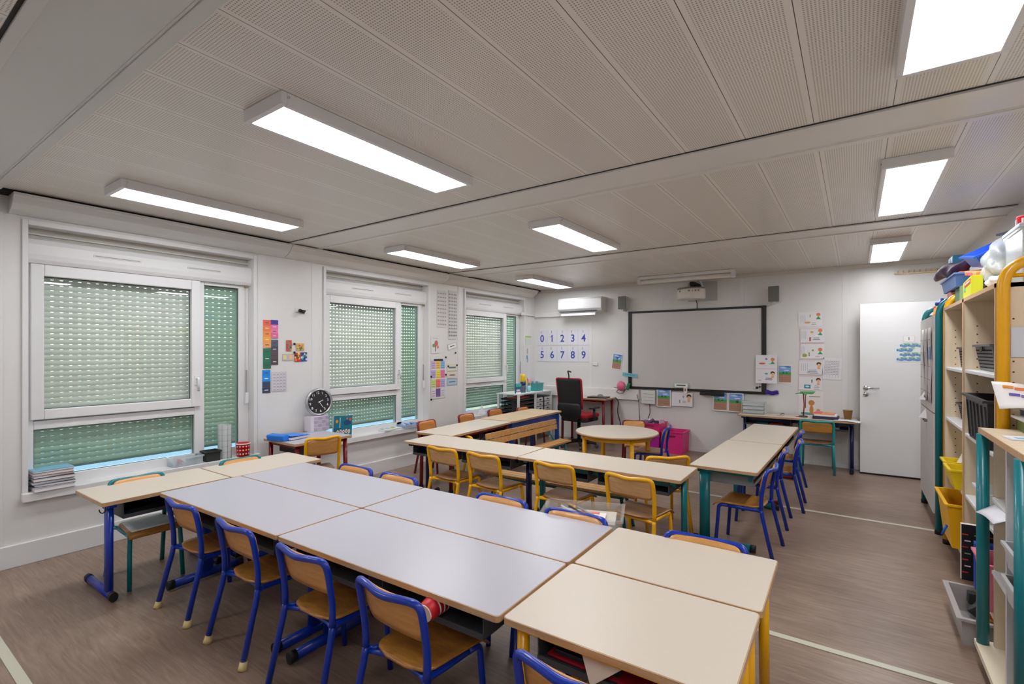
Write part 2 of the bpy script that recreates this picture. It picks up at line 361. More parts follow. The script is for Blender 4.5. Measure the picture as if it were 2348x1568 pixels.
# ------------------------------------------------------------------ chairs
def make_chair(name, label, group, fm, back=PLY, seat=PLY_SEAT, caps=None, s=(1,1,1), style='kid', tr=.0135):
    root = empty(name, (0,0,0), 0, label, 'chair', group)
    sx, sy, sz = s
    S = lambda pts: [Vector((p[0]*sx, p[1]*sy, p[2]*sz)) for p in pts]
    rc = .055 if style == 'kid' else .045
    up = [(-.165,.075,.33),(-.168,.075,.42),(-.170,.055,.54),(-.168,.040,.608),(-.085,.025,.608),(0,.012,.600),(.085,.025,.608),(.168,.040,.608),(.170,.055,.54),(.168,.075,.42),(.165,.075,.33)]
    MB().tube(S(fillet(up,[.05,.06,rc,.05,.06,.05,rc,.06,.05])), tr, fm, 12).build('back_frame', root)
    for sg in (-1,1):
        l = MB().tube(S(fillet([(sg*.165,.075,.335),(sg*.167,.068,.29),(sg*.178,.0,0.0 if not caps else .02)],.05)), tr, fm, 12).build('leg', root)
        if caps: MB().tube(S([(sg*.1765,.006,.035),(sg*.178,.001,.012),(sg*.179,-.002,0)]), [tr*1.25,tr*1.4,tr*1.5], caps, 12).build('foot_cap', l)
        l = MB().tube(S(fillet([(sg*.150,.30,.322),(sg*.152,.362,.322),(sg*.156,.366,.25),(sg*.163,.385,0)],[.05,.05])), tr*.95, fm, 12).build('leg', root)
    fr = MB()
    for sg in (-1,1): fr.tube(S(fillet([(sg*.165,.075,.325),(sg*.14,.11,.322),(sg*.145,.16,.322),(sg*.150,.31,.322)],.04)), tr*.9, fm, 10)
    fr.tube(S([(-.155,.08,.322),(-.10,.105,.318),(0,.115,.316),(.10,.105,.318),(.155,.08,.322)]), tr*.75, fm, 10)
    fr.tube(S([(-.148,.33,.316),(.148,.33,.316)]), tr*.7, fm, 10); fr.build('seat_frame', root)
    def hw(v):
        y = .075+.325*v
        if v < .22: return .05+.095*math.sqrt(max(0,1-((.22-v)/.22)**2))
        return .145+.025*(v-.22)/.78
    def sf(u, v):
        x = (u*2-1)*hw(v); y = .075+.325*v
        z = .342 - .009*math.sin(math.pi*min(1,v*1.15))*(1-(u*2-1)**2) - (.03*max(0,(v-.86)/.14)**2)
        return (x*sx, y*sy, z*sz)
    MB().grid(sf, 10, 16, seat).build('seat', root, solid=.009)
    wv = .158 if style != 'kid' else .160
    zb, zt = (.452,.610) if style == 'kid' else (.468,.592)
    yo = .017 if style == 'kid' else .004
    def bf(u, v):
        xn = u*2-1; x = xn*wv; k = max(0,(abs(xn)-.72)/.28)
        lo = zb + (.055 if style == 'kid' else .012)*(1-math.sqrt(max(0,1-k*k))); hi = zt - (.035 if style == 'kid' else .02)*(1-math.sqrt(max(0,1-k*k)))
        z = lo+(hi-lo)*v; y = .075-.035*max(0,(z-.45)/.158) + yo - .026*(1-xn*xn)*(.35+.65*max(0,(z-.45)/.158))
        return (x*sx, y*sy, z*sz)
    MB().grid(bf, 18, 6, back).build('backrest', root, solid=.008)
    return root
def dup(root, loc, rz, label, group=None):
    r = root.copy(); COL.objects.link(r); r.location = loc; r.rotation_euler = (0,0,rz); r['label'] = label
    if group: r['group'] = group
    for ch in list(root.children):
        c = ch.copy(); COL.objects.link(c); c.parent = r
        for g in list(ch.children):
            d = g.copy(); COL.objects.link(d); d.parent = c
    return r
def place(proto, spots, used=[None]):
    first = True
    for x, y, a, lab, grp in spots:
        if first:
            proto.location = (x,y,0); proto.rotation_euler = (0,0,R(a)); proto['label'] = lab; proto['group'] = grp; first = False
        else: dup(proto, (x,y,0), R(a), lab, grp)
G1 = 'blue chairs along the near side of the grey tables'
pc = make_chair('school_chair', 'x', G1, BLUE, caps=CREAM)
place(pc, [
 (1.43,1.135,1, 'blue framed wooden chair with pale foot caps, nearest the window in the front row', G1),
 (2.02,1.135,-1, 'blue framed wooden chair with pale foot caps, second from the window in the front row', G1)])
pb = make_chair('school_chair', 'x', G1, BLUE)
G2 = 'blue chairs along the far side of the grey tables'; G3 = 'blue chairs on the aisle side of the right hand tables'
place(pb, [
 (2.585,1.135,1, 'blue framed wooden chair in the middle of the near side of the grey tables', G1),
 (3.13,1.125,-2, 'blue framed wooden chair pulled up beside the red and white cup', G1),
 (3.865,1.09,-3, 'blue framed wooden chair at the near edge of the front beige corner table', G1),
 (1.535,2.30,181, 'blue framed chair behind the far grey table, closest to the small desk by the window', G2),
 (1.985,2.30,180, 'blue framed chair behind the far grey table, second from the window', G2),
 (2.83,2.30,181, 'blue framed chair behind the far grey table, in front of the second yellow chair', G2),
 (3.30,2.30,181, 'blue framed chair behind the far grey table, in front of the clear plastic crate', G2),
 (3.93,2.325,182, 'blue framed chair with only its rounded top showing behind the far beige table', G2),
 (4.03,3.97,86, 'blue framed chair nearest the camera on the aisle side of the right tables', G3),
 (4.03,4.70,91, 'second blue framed chair along the aisle side of the right tables', G3),
 (4.10,5.26,92, 'third blue framed chair along the aisle, overlapping the farthest one', G3),
 (4.06,5.88,90, 'farthest blue framed chair along the aisle, in front of the teal chair', G3),
 (2.83,5.42,98, 'single blue framed chair pulled up to the round table', 'chairs at the round table')])
G4 = 'yellow chairs along the near side of the middle tables'
py = make_chair('school_chair', 'x', G4, YELLOW, seat=PLY_DARK, back=wood('#c99a66','#d8ae7c',.4,(10,10,50)), style='big', tr=.0135)
place(py, [
 (1.555,3.085,-2, 'yellow framed chair at the window end of the middle tables', G4),
 (2.005,3.085,-4, 'second yellow framed chair from the windows at the middle tables', G4),
 (2.645,3.12,-3, 'yellow framed chair at the middle tables just past the table seam', G4),
 (3.235,3.10,-5, 'yellow framed chair nearest the teal table leg at the middle tables', G4),
 (3.29,3.87,38, 'yellow framed chair turned away behind the right end of the middle tables', 'yellow chairs inside the table ring')])
ps = make_chair('school_chair', 'yellow framed chair tucked under the window side tables behind the middle row', 'yellow chairs inside the table ring', YELLOW, seat=PLY_DARK, style='big', s=(.92,.92,.9))
ps.location = (1.08,3.99,0); ps.rotation_euler = (0,0,R(-34))
pw = make_chair('school_chair', 'yellow framed chair with light wooden back at the small desk by the clock', None, YELLOW, seat=PLY_DARK, back=PLY, style='big', s=(.86,.95,1.12))
pw.location = (.66,2.60,0); pw.rotation_euler = (0,0,R(72))
G5 = 'teal chairs beside the first window'
pg = make_chair('school_chair', 'x', G5, TEAL, s=(.88,.95,1), tr=.0135)
place(pg, [
 (.525,1.255,-90, 'teal framed chair with a pale covered seat at the near left beige table', G5),
 (.525,1.925,-90, 'teal framed chair beside the red patterned mug on the sill', G5)])
tagc = MB(); tagc.grid(lambda u,v: ((u-.5)*(.21+.05*v), .11+.25*v, .352-.006*math.sin(math.pi*v)), 6, 8, M('#e6eaea',.55,var=.12,scale=14)); c_ = tagc.build('seat_cushion', None, loc=(.525,1.255,0), rot=(0,0,R(-90)), solid=.008)
tag(c_, 'thin pale grey cushion lying on the seat of the teal chair at the left table', 'cushion')
G6 = 'dark red chairs between the windows and the long tables'
pr_ = make_chair('school_chair', 'x', G6, DRED, s=(.88,.9,.985), back=wood('#b06a2c','#c8823c',.4,(10,10,50)))
place(pr_, [
 (.20,4.27,-88, 'dark red framed orange backed chair at the near end of the window side tables', G6),
 (.19,5.02,-90, 'dark red framed chair, second along the window side tables', G6),
 (.19,5.66,-92, 'dark red framed chair, third along the window side tables, below the last window', G6),
 (.37,6.10,-88, 'dark red framed chair, farthest along the window side tables, in front of the white rack', G6)])
pt = make_chair('school_chair', 'turquoise framed wooden chair facing the desk on the back wall', None, TEAL2, seat=PLY_DARK, back=wood('#c08538','#cf9a4c',.4,(10,10,50)), style='big', s=(1,.95,1.01))
pt.location = (4.11,6.82,0); pt.rotation_euler = (0,0,R(1))
po = make_chair('school_chair', 'small dark red framed chair with pale wooden back behind the round table', 'chairs at the round table', DRED, seat=PLY, back=PLY, s=(.8,.85,.92))
po.location = (2.17,6.02,0); po.rotation_euler = (0,0,R(205))

# ------------------------------------------------------------------ tables
def oval(cx, cy, a, b, n=14): return [(cx+a*math.cos(2*math.pi*k/n), cy+b*math.sin(2*math.pi*k/n)) for k in range(n)]
def tabletop(w, d, h, top, edge=EDGE):
    b = MB(); b.prism(rrect(-w/2,-d/2,w/2,d/2,.018), h-.022, h-.0012, edge); return b, (w, d, h, top)
def table(loc, rz, w, d, h, top, fm, label, cat='table', group=None, style='T', tray=DGREY, traypos=0, name='school_table', post=None, postside=0):
    root = empty(name, (loc[0],loc[1],0), R(rz), label, cat, group)
    b = MB(); b.prism(rrect(-w/2,-d/2,w/2,d/2,.016), h-.022, h-.001, EDGE)
    b.prism(rrect(-w/2+.0035,-d/2+.0035,w/2-.0035,d/2-.0035,.013), h-.001, h, top); b.build('tabletop', root, bevel=.0025)
    post = post or fm
    if style == 'T':
        for sg in (-1,1):
            x = sg*(w/2-.06)
            l = MB(); l.prism(oval(x, postside*(d/2-.1), .02, .038), .05, h-.05, post, smooth=True); l.cb((x, postside*(d/2-.1), h-.036),(.045,.10,.028),fm)
            l.box((x-.018,-d/2+.03,h-.045),(x+.018,d/2-.03,h-.0225),fm)
            l.tube([(x,-d/2+.035,.032),(x,d/2-.035,.032)],.026,fm,12,ry=.020)
            lo = l.build('leg', root)
            for e in (-1,1): MB().tube([(x,e*(d/2-.055),.032),(x,e*(d/2-.02),.032)],.028,BLACK,12,ry=.0225).build('foot_cap', lo)
        MB().box((-w/2+.07,-.012-postside*(d/2-.06),h-.085),(w/2-.07,.012-postside*(d/2-.06),h-.045),fm).build('crossbar', root)
    elif style == '4':
        for sx in (-1,1):
            for sy in (-1,1):
                MB().tube([(sx*(w/2-.05),sy*(d/2-.05),h-.022),(sx*(w/2-.045),sy*(d/2-.045),.012)],.02,post,12).build('leg', root).location = (0,0,0)
                MB().lathe([(0,0),(.024,0),(.024,.02),(.0205,.03)],BLACK,12,Matrix.Translation((sx*(w/2-.045),sy*(d/2-.045),0))).build('foot_cap', root)
        a = MB(); a.box((-w/2+.05,-d/2+.045,h-.055),(w/2-.05,-d/2+.065,h-.022),fm); a.box((-w/2+.05,d/2-.065,h-.055),(w/2-.05,d/2-.045,h-.022),fm)
        a.box((-w/2+.045,-d/2+.05,h-.055),(-w/2+.065,d/2-.05,h-.022),fm); a.box((w/2-.065,-d/2+.05,h-.055),(w/2-.045,d/2-.05,h-.022),fm); a.build('apron', root)
    elif style == 'sq':
        for sx in (-1,1):
            for sy in (-1,1):
                x, y = sx*(w/2-.055), sy*(d/2-.05); MB().box((x-.024,y-.024,0),(x+.024,y+.024,h-.022),post).build('leg', root, bevel=.005)
        a = MB(); 
        for sy in (-1,1): a.box((-w/2+.08,sy*(d/2-.05)-.012,h-.11),(w/2-.08,sy*(d/2-.05)+.012,h-.022),fm)
        for sx in (-1,1): a.box((sx*(w/2-.055)-.012,-d/2+.075,h-.11),(sx*(w/2-.055)+.012,d/2-.075,h-.022),fm)
        a.build('apron', root, bevel=.003)
    if tray:
        n = 2 if w > 1 else 1
        for k in range(n):
            cx = (k-.5)*w*.46 if n == 2 else 0; tw = min(.26, w*.2) if n == 2 else w/2-.11
            z1 = h-.024; z0 = z1-.10; y0, y1 = -d/2+.04, d/2-.09
            if traypos: y0, y1 = -y1, -y0
            t_ = MB(); t_.box((cx-tw,y0,z0),(cx+tw,y1,z0+.004),tray); t_.box((cx-tw,y0,z0),(cx-tw+.004,y1,z1),tray); t_.box((cx+tw-.004,y0,z0),(cx+tw,y1,z1),tray)
            yb = y1 if not traypos else y0; t_.box((cx-tw,yb-.004,z0),(cx+tw,yb,z1),tray); ye = y0 if not traypos else y1
            t_.box((cx-tw,ye-.003,z0),(cx+tw,ye+.003,z0+.022),tray)
            t_.build('book_tray', root)
    return root
GG = 'grey topped tables in the middle of the front group'; GW = 'beige single tables by the first window'; GR = 'beige single tables at the right end of the front group'
table((1.645,1.475),1.3,1.25,.485,.59,LAM_GREY,BLUE,'grey topped double school table at the near left of the front group',group=GG)
table((1.635,1.965),1.3,1.25,.485,.59,LAM_GREY,BLUE,'grey topped double school table at the far left of the front group',group=GG,traypos=1)
table((2.903,1.503),1.3,1.255,.485,.59,LAM_GREY,BLUE,'grey topped double school table at the near right, with the cup in its tray',group=GG)
table((2.893,1.993),1.3,1.255,.485,.59,LAM_GREY,BLUE,'grey topped double school table at the far right, in front of the clear crate',group=GG,traypos=1)
table((.765,1.296),90.5,.70,.475,.59,LAM_BEIGE,BLUE,'beige single school table with a blue foot bar, nearest the stack of magazines',group=GW,postside=-1)
table((.765,2.000),90.5,.69,.475,.588,LAM_BEIGE,BLUE,'beige single school table standing before the red patterned mug',group=GW,postside=-1)
table((3.886,1.535),1.0,.69,.49,.59,LAM_BEIGE,YELLOW,'beige school table with yellow leg at the near right corner of the front group',group=GR,style='4',tray=DGREY)
table((3.882,2.030),1.0,.69,.485,.59,LAM_BEIGE,YELLOW,'beige school table at the far right corner of the front group of tables',group=GR,style='4',traypos=1)
GB = 'beige double tables of the middle row'; GC = 'beige double tables beside the aisle'; GD = 'long tables on the window side'
table((1.585,3.495),2,1.285,.45,.59,LAM_BEIGE,NAVY,'beige double table at the window end of the middle row',group=GB,postside=.5)
table((2.885,3.520),.5,1.30,.455,.59,LAM_BEIGE,TEAL,'beige double table with teal legs at the aisle end of the middle row',group=GB,postside=.6)
table((3.695,4.455),89,1.28,.47,.59,LAM_BEIGE,TEAL,'beige double table with teal legs running back along the aisle, the nearer one',group=GC,tray=MGREY,postside=1)
table((3.72,5.745),89,1.28,.46,.59,LAM_BEIGE,DRED,'beige double table running back along the aisle, the farther one near the back desk',group=GC,postside=1)
table((.865,4.285),93.5,1.17,.49,.59,LAM_BEIGE,DRED,'beige double table on the window side touching the middle row',group=GD,style='4',post=DRED)
table((.80,5.535),91.5,1.28,.51,.59,wood('#d8bc96','#e4cca8',.4,(20,3,20)),M('#0e4aa0',.3,coat=.3),'light wood topped table with blue legs near the office chair',group=GD,style='sq',tray=None)
td = table((.20,2.74),90,.60,.53,.63,LAM_GREY,DRED,'small grey topped desk with dark red legs under the clock',cat='desk',style='4',tray=BLACK,name='student_desk')
table((3.865,7.13),0,1.29,.36,.62,LAM_BEIGE,NAVY,'beige desk with navy legs against the back wall under the pinned cards',cat='desk',name='student_desk')
table((1.0,7.07),0,.80,.42,.72,LAM_BEIGE,DRED,'small teacher desk with dark red legs behind the office chair',cat='desk',style='4',tray=None,name='teacher_desk')
r = empty('round_table', (2.31,5.14,0), R(47), 'round beige table with yellow legs in the middle of the room', 'table')
b = MB(); b.lathe([(0,.537),(.445,.537),(.452,.545),(.452,.553),(.447,.559)],EDGE,48); b.lathe([(.447,.559),(0,.560)],LAM_BEIGE,48,smooth=False); b.build('tabletop', r)
MB().lathe([(.37,.49),(.385,.49),(.385,.537),(.37,.537),(.37,.49)],YELLOW,40).build('apron', r)
for k in range(4):
    a = R(90*k); MB().tube([(.375*math.cos(a),.375*math.sin(a),.537),(.38*math.cos(a),.38*math.sin(a),0)],.024,YELLOW,12).build('leg', r)

# benches
def bench(loc, rz, L, d, h, label, fm, back=False):
    r = empty('bench', (loc[0],loc[1],0), R(rz), label, 'bench', 'low wooden benches')
    n = 3
    for k in range(n):
        y0 = -d/2+k*d/n; MB().box((-L/2,y0+.003,h-.022),(L/2,y0+d/n-.003,h),BENCH).build('seat_slat', r, bevel=.003)
    for sx in (-1,1):
        x = sx*(L/2-.12)
        for sy in (-1,1): MB().tube([(x,sy*(d/2-.04),h-.03),(x+sx*.05,sy*(d/2+.01),0)],.014,fm,10).build('leg', r)
    fr = MB(); fr.box((-L/2+.1,-d/2+.03,h-.05),(L/2-.1,-d/2+.055,h-.022),fm); fr.box((-L/2+.1,d/2-.055,h-.05),(L/2-.1,d/2-.03,h-.022),fm)
    for sx in (-1,1): fr.box((sx*(L/2-.12)-.015,-d/2+.03,h-.05),(sx*(L/2-.12)+.015,d/2-.03,h-.022),fm)
    fr.build('seat_frame', r)
    if back:
        for z0 in (.425,.493): MB().cb((0,d/2+.035+(z0-.425)*.15,z0+.03),(L-.04,.02,.062),BENCH,(R(-8),0,0)).build('back_slat', r, bevel=.003)
        for sx in (-1,1): MB().tube([(sx*(L/2-.16),d/2-.03,h-.03),(sx*(L/2-.16),d/2+.05,.38),(sx*(L/2-.16),d/2+.062,.55)],.012,fm,10).build('back_post', r)
bench((1.375,4.90),89, 1.50,.18,.30,'wooden slatted bench with a two slat backrest, facing the round table',TEAL,True)
bench((2.32,3.79),2.0,1.46,.18,.30,'low backless wooden bench with teal frame beneath the middle tables',TEAL)

# office chair
o = empty('office_chair', (1.06,6.60,0), R(-6), 'black office chair with red trimmed mesh back and red seat, at the back left desk', 'chair')
def ocf(u, v):
    xn = u*2-1; z = .62+.42*v; w = .20-.0*v+.015*v; return (xn*w, -.20-.05*v+.03*xn*xn, z)
b = MB(); b.grid(ocf, 10, 10, M('#17181a',.75,bump=.3,scale=500)); b.build('mesh_back', o, solid=.01)
rim = [(-.205,-.17,.60),(-.21,-.18,.80),(-.217,-.22,1.04),(.217,-.22,1.04),(.21,-.18,.80),(.205,-.17,.60)]
MB().tube(fillet(rim,[.05,.03,.03,.05]),.014,M('#b3122c',.4),10).build('red_back_rim', o)
b = MB(); b.grid(lambda u,v: ((u*2-1)*(.19+.02*math.sin(math.pi*v)-.09*(1-v)**3), -.23-.02*math.sin(math.pi*v)+.06*(1-v)+.03*(u*2-1)**2, .42+.26*v), 12, 10, M('#202124',.45)); b.build('lumbar_shell', o, solid=.02)
b = MB(); b.prism(rrect(-.24,-.14,.24,.30,.08,6), .455, .51, M('#a81022',.85,bump=.3,scale=300)); b.build('seat_cushion', o, bevel=.02, seg=3)
b = MB(); b.prism(rrect(-.23,-.13,.23,.29,.08,6), .40, .455, BLACK); b.build('seat_shell', o, bevel=.015)
MB().tube([(0,.06,.40),(0,.06,.09)],.026,BLACK,12).build('gas_lift', o)
for sg in (-1,1):
    a_ = MB().tube(fillet([(sg*.20,.05,.43),(sg*.275,.05,.43),(sg*.275,.04,.60)],.03),.018,BLACK,10); arm = a_.build('armrest', o)
    MB().cb((sg*.275,.05,.61),(.07,.22,.025),BLACK).build('arm_pad', arm, bevel=.01)
for k in range(5):
    a = R(72*k+20); c_, s_ = math.cos(a), math.sin(a)
    l = MB().tube([(0,.06,.10),(.26*c_,.06+.26*s_,.065)],[.026,.016],BLACK,10).build('base_arm', o)
    MB().lathe([(0,-.02),(.026,-.02),(.028,0),(.026,.02),(0,.02)],DGREY,14,Matrix.Translation((.27*c_,.06+.27*s_,.028)) @ Matrix.Rotation(a,4,'Z') @ Matrix.Rotation(R(90),4,'X')).build('caster', l)
MB().tube(fillet([(.02,-.235,.95),(.02,-.24,1.10),(-.0,-.24,1.155),(.06,-.24,1.14)],[.03,.015]),.010,BLACK,10).build('coat_hook', o)

# ------------------------------------------------------------------ sheets and posters
def pm(h): return M(h, .55)
def sheet(name, label, cat, loc, rz, w, h, bg, els=(), group=None, tilt=0, t=.0016, curl=0):
    """flat printed sheet, local x to the right, z up, facing local -y; els: (kind, x, z, a, b, colour[, text])"""
    b = MB(); b.box((-w/2,-t,-h/2),(w/2,0,h/2),bg if not isinstance(bg,str) else pm(bg)); d = -t-.0004
    T_ = lambda dep: Matrix(((1,0,0,0),(0,0,-1,dep),(0,1,0,0),(0,0,0,1)))
    for i, e in enumerate(els):
        k, x, z, a, c, col = e[:6]; m = pm(col); dep = d-.00006*i
        if k == 'r': vs = [(x-a/2,dep,z-c/2),(x+a/2,dep,z-c/2),(x+a/2,dep,z+c/2),(x-a/2,dep,z+c/2)]; b.add(vs,[(0,1,2,3)],m)
        elif k == 'd': p = disc(x,z,a,12,c); b.add([(q[0],dep,q[1]) for q in p],[tuple(range(len(p)))],m)
        elif k == 't': v, f = text_faces(e[6], a); b.add([(x+q[0]*c,dep,z+q[1]) for q in v], f, m)
        elif k == 'p': b.add([(q[0],dep,q[1]) for q in a],[tuple(range(len(a)))],m)
    o = b.build(name, None, loc=loc, rot=(0,R(tilt),rz)); tag(o, label, cat, group); return o
YP = YB-.004; XP = XL+.005
def back(name, label, cat, x, z, w, h, bg, els=(), group=None, tilt=0, dy=0): return sheet(name, label, cat, (x,YP-dy,z), 0, w, h, bg, els, group, tilt)
def left(name, label, cat, y, z, w, h, bg, els=(), group=None, tilt=0, dx=0): return sheet(name, label, cat, (XP+dx,y,z), R(90), w, h, bg, els, group, tilt)
def lines(x, z, w, n, dz, col='#70707a', hgt=.004): return [('r', x, z-k*dz, w*(.75+.25*((k*7)%3)/2), hgt, col) for k in range(n)]
# numerals 0-9
for k in range(10):
    cx = .005+(k%5)*.2 ; z = 1.675 if k < 5 else 1.395
    deco = [('r', -.02+.01*(k%3), .095, .008, .045, ['#7a8060','#5c7040','#8c9a58','#c05848','#707a90','#9a8a60','#707060','#6a9070','#708a98','#b08040'][k])]
    back('number_card', 'white number card printed with a blue numeral %d' % k, 'poster', cx, z, .196, .262, '#dcdbe4', deco+([('p',0,0,[(-.034,.012),(-.028,.003),(.0,.028),(.0,.046)],0,'#3848a8')] if k == 1 else [])+[('t', .0, -.02, .17, .95, '#3848a8', str(k))], 'number cards below the air conditioner')
# landscape sheets
def land(x, z, w, h, label, tilt=0, dy=0, var=0, border=True):
    e = [('r',0,h*.26,w*.88,h*.36,'#7fa6dc'),('d',-w*.1,h*.33,w*.25,h*.04,'#c8d8f0'),('d',w*.18,h*.38,w*.22,h*.035,'#3f68c0'),('d',w*.1,h*.2,w*.2,h*.03,'#d8e4f4'),
         ('r',0,h*.02,w*.88,h*.16,'#4aa050'),('r',0,-h*.25,w*.88,h*.40,'#b08470'),('r',0,-h*.2,w*.7,h*.012,'#8c6450'),('r',0,-h*.3,w*.6,h*.012,'#8c6450')]
    if var == 0: e += [('p',0,0,[(-w*.2,h*.02),(-w*.12,h*.15),(-w*.04,h*.02)],0,'#2c6030'),('p',0,0,[(w*.04,h*.02),(w*.12,h*.12),(w*.2,h*.02)],0,'#2c6030')]
    if var == 1: e += [('d',w*.1,h*.04,w*.1,h*.07,'#20502c'),('d',w*.16,h*.10,w*.05,h*.035,'#c04040')]
    if var == 2: e += [('r',0,h*.08,w*.05,h*.22,'#24406a'),('p',0,0,[(-w*.25,h*.30),(0,h*.14),(w*.25,h*.30),(0,h*.25)],0,'#2450a8')]
    back('landscape_picture', label, 'poster', x, z, w, h, '#eeeae8', e, 'sky and field pictures on the back wall', tilt, dy)
land(1.39,1.28,.165,.26,'tilted landscape picture left of the whiteboard',8,0,2)
land(2.143,.75,.21,.275,'landscape picture under the whiteboard beside the white electrical box',0,.034,0)
land(2.937,.745,.195,.27,'landscape picture with two sprouts, left one of the pair under the whiteboard',1,.034,0)
land(3.137,.74,.195,.27,'landscape picture with a bush, right one of the pair under the whiteboard',1,.034,1)
land(3.728,1.145,.16,.245,'landscape picture right of the whiteboard next to the double card',0,0,0)
def card(x, z, w, h, label, els, dy=0, tilt=0, border=True):
    e = ([('r',0,h*.48,w*.98,.004,'#e0a8a8'),('r',0,-h*.48,w*.98,.004,'#e0a8a8'),('r',-w*.485,0,.004,h*.96,'#e0a8a8')] if border else [])
    back('word_card', label, 'poster', x, z, w, h, '#e6e4e8', e+els, 'picture cards pinned on the back wall', tilt, dy)
girl = lambda x,z,s=1: [('d',x,z+.02*s,.024*s,.022*s,'#e08860'),('p',0,0,[(x-.028*s,z-.04*s),(x+.028*s,z-.04*s),(x,z)],0,'#38a060')]
boy = lambda x,z,s=1: [('d',x,z+.01*s,.026*s,.024*s,'#3c2c28'),('d',x+.002,z-.006*s,.02*s,.02*s,'#eab890'),('r',x,z-.04*s,.03*s,.03*s,'#e8b088')]
cols = lambda x,n=3,h=.1: [('r',x+.022*k,.01,.004,h,'#a8b4c4') for k in range(n)]
card(4.01,1.855,.262,.18,'topmost picture card of the column by the door, with a banana shape',cols(-.1,3,.09)+[('d',-.03,-.045,.035,.012,'#f0a040'),('r',.0,.04,.01,.035,'#90a070')]+girl(.09,.035)+lines(.04,-.05,.06,2,.018),0,0,False)
card(4.03,1.642,.265,.185,'second picture card from the top of the column by the door',cols(-.11,3)+[('d',.0,.045,.018,.014,'#e8b050'),('r',-.02,-.045,.018,.05,'#a06048')]+girl(.09,.045)+lines(.05,-.03,.09,2,.022,'#405060',.007))
card(4.03,1.445,.265,.20,'third picture card of the column by the door, with a green bottle',cols(-.11,2)+[('d',.01,.01,.012,.012,'#b0a030'),('r',-.03,-.04,.012,.05,'#80a040'),('d',-.08,-.055,.028,.022,'#9aa84c')]+girl(.09,.0)+lines(.06,-.065,.06,1,.02,'#c05060'))
card(4.015,1.232,.265,.182,'fourth picture card of the column by the door, with a dark haired head',cols(-.1,4)+boy(.09,.04)+lines(.02,-.03,.12,3,.018,'#707c8c',.006))
card(4.01,1.032,.262,.18,'lowest picture card of the column by the door, with a teal square',[('r',.02,.03,.012,.04,'#605050'),('r',-.03,-.04,.07,.05,'#2c8ca0'),('d',-.03,-.04,.022,.012,'#d8ecf0')]+boy(.09,.04)+lines(.07,-.03,.06,3,.02,'#708098',.005))
card(4.245,1.225,.20,.27,'sheet of small word columns right of the picture card column',[('r',-.08+.03*k,.0,.003,.22,'#b8a8b4') for k in range(6)]+[('r',-.065+.03*k,.09-.02*j,.018,.006,['#8890a0','#c08890','#70a0a8'][(j+k)%3]) for k in range(5) for j in range(9)],.0,3,False)
b_=[('r',0,.005,.24,.004,'#e0a8a8')]+cols(-.09,2,.0)+girl(.075,.11)+[('d',-.05,.075,.04,.012,'#e06040'),('d',.0,.135,.015,.015,'#8890b8'),('d',.0,-.06,.02,.01,'#58a888')]+boy(.075,-.06)+lines(.05,.07,.05,1,.02,'#60a0a0',.006)+lines(.03,-.12,.10,2,.018,'#505868',.008)+lines(-.08,-.15,.05,1,.02,'#8868b8',.005)
card(3.515,1.205,.255,.375,'tall double picture card hung over the right edge of the whiteboard',b_,.048,0,False)
card(2.41,.74,.30,.20,'white card with a boy face under the whiteboard',boy(.10,.035,1.3)+[('r',-.03,-.03,.012,.045,'#806060'),('d',.03,-.035,.03,.02,'#c8ccd4'),('r',.02,.04,.02,.03,'#a0a8b0')],.034,0,False)
b_ = [('p',0,0,[(-.12,.16),(.05,.165),(.02,.13),(-.12,.13)],0,'#58b060'),('r',.02,-.12,.26,.03,'#50a0a0'),('d',.005,.02,.035,.035,'#c88848'),('d',.005,-.07,.022,.06,'#c88848'),('d',.08,-.075,.022,.022,'#d89860'),('d',.08,-.115,.014,.03,'#d89860'),('r',.04,.10,.12,.008,'#8a5850'),('r',-.06,.04,.01,.18,'#80402c')]
back('palm_poster','poster of brown figures beside a red stemmed palm above the back desk','poster',4.02,.765,.27,.345,'#e8e4e4',b_)
back('name_label','turquoise paper strip stuck across the left frame of the whiteboard','label',1.62,1.075,.24,.055,'#70bcd0',[('r',0,0,.16,.012,'#4898b0')],None,6,.042)
back('board_sign','small framed sign on the lower edge of the whiteboard','sign',2.40,.945,.22,.075,'#b4bab2',[('r',0,0,.19,.055,'#e6e8e4'),('r',0,.0,.13,.02,'#5a6660')],None,0,.045)
# whiteboard
wb = empty('whiteboard', (2.55,YB,1.46), 0, 'large whiteboard with black frame in the middle of the back wall', 'whiteboard')
MB().box((-.92,-.03,-.56),(.92,-.004,.57),M('#cbc8c6',.22)).build('board_surface', wb)
f = MB(); K = M('#101010',.4)
f.box((-.96,-.042,-.595),(-.905,0,.595),K); f.box((.905,-.042,-.595),(.96,0,.595),K); f.box((-.905,-.042,.565),(.905,0,.595),K); f.box((-.905,-.042,-.595),(.905,0,-.56),K); f.build('frame', wb, bevel=.004)
MB().box((.12,-.09,-.64),(.44,-.03,-.595),K).build('pen_tray', wb, bevel=.01)
tag(MB().lathe([(0,0),(.016,0),(.016,.012),(0,.012)],BLACK,12).lathe([(0,0),(.012,0),(.012,.012),(0,.012)],BLACK,12,Matrix.Translation((.035,.012,.0))).build('board_magnet',None,loc=(3.40,7.308,.955),rot=(R(90),0,0)),'pair of black magnets in the lower right corner of the whiteboard','magnet')
tag(MB().cb((0,0,0),(.05,.02,.10),PVC).cb((0,-.011,0),(.02,.002,.04),M('#a04850',.5)).build('board_clip',None,loc=(2.47,7.265,.885),bevel=.005),'small white remote control clipped below the board sign','remote control')
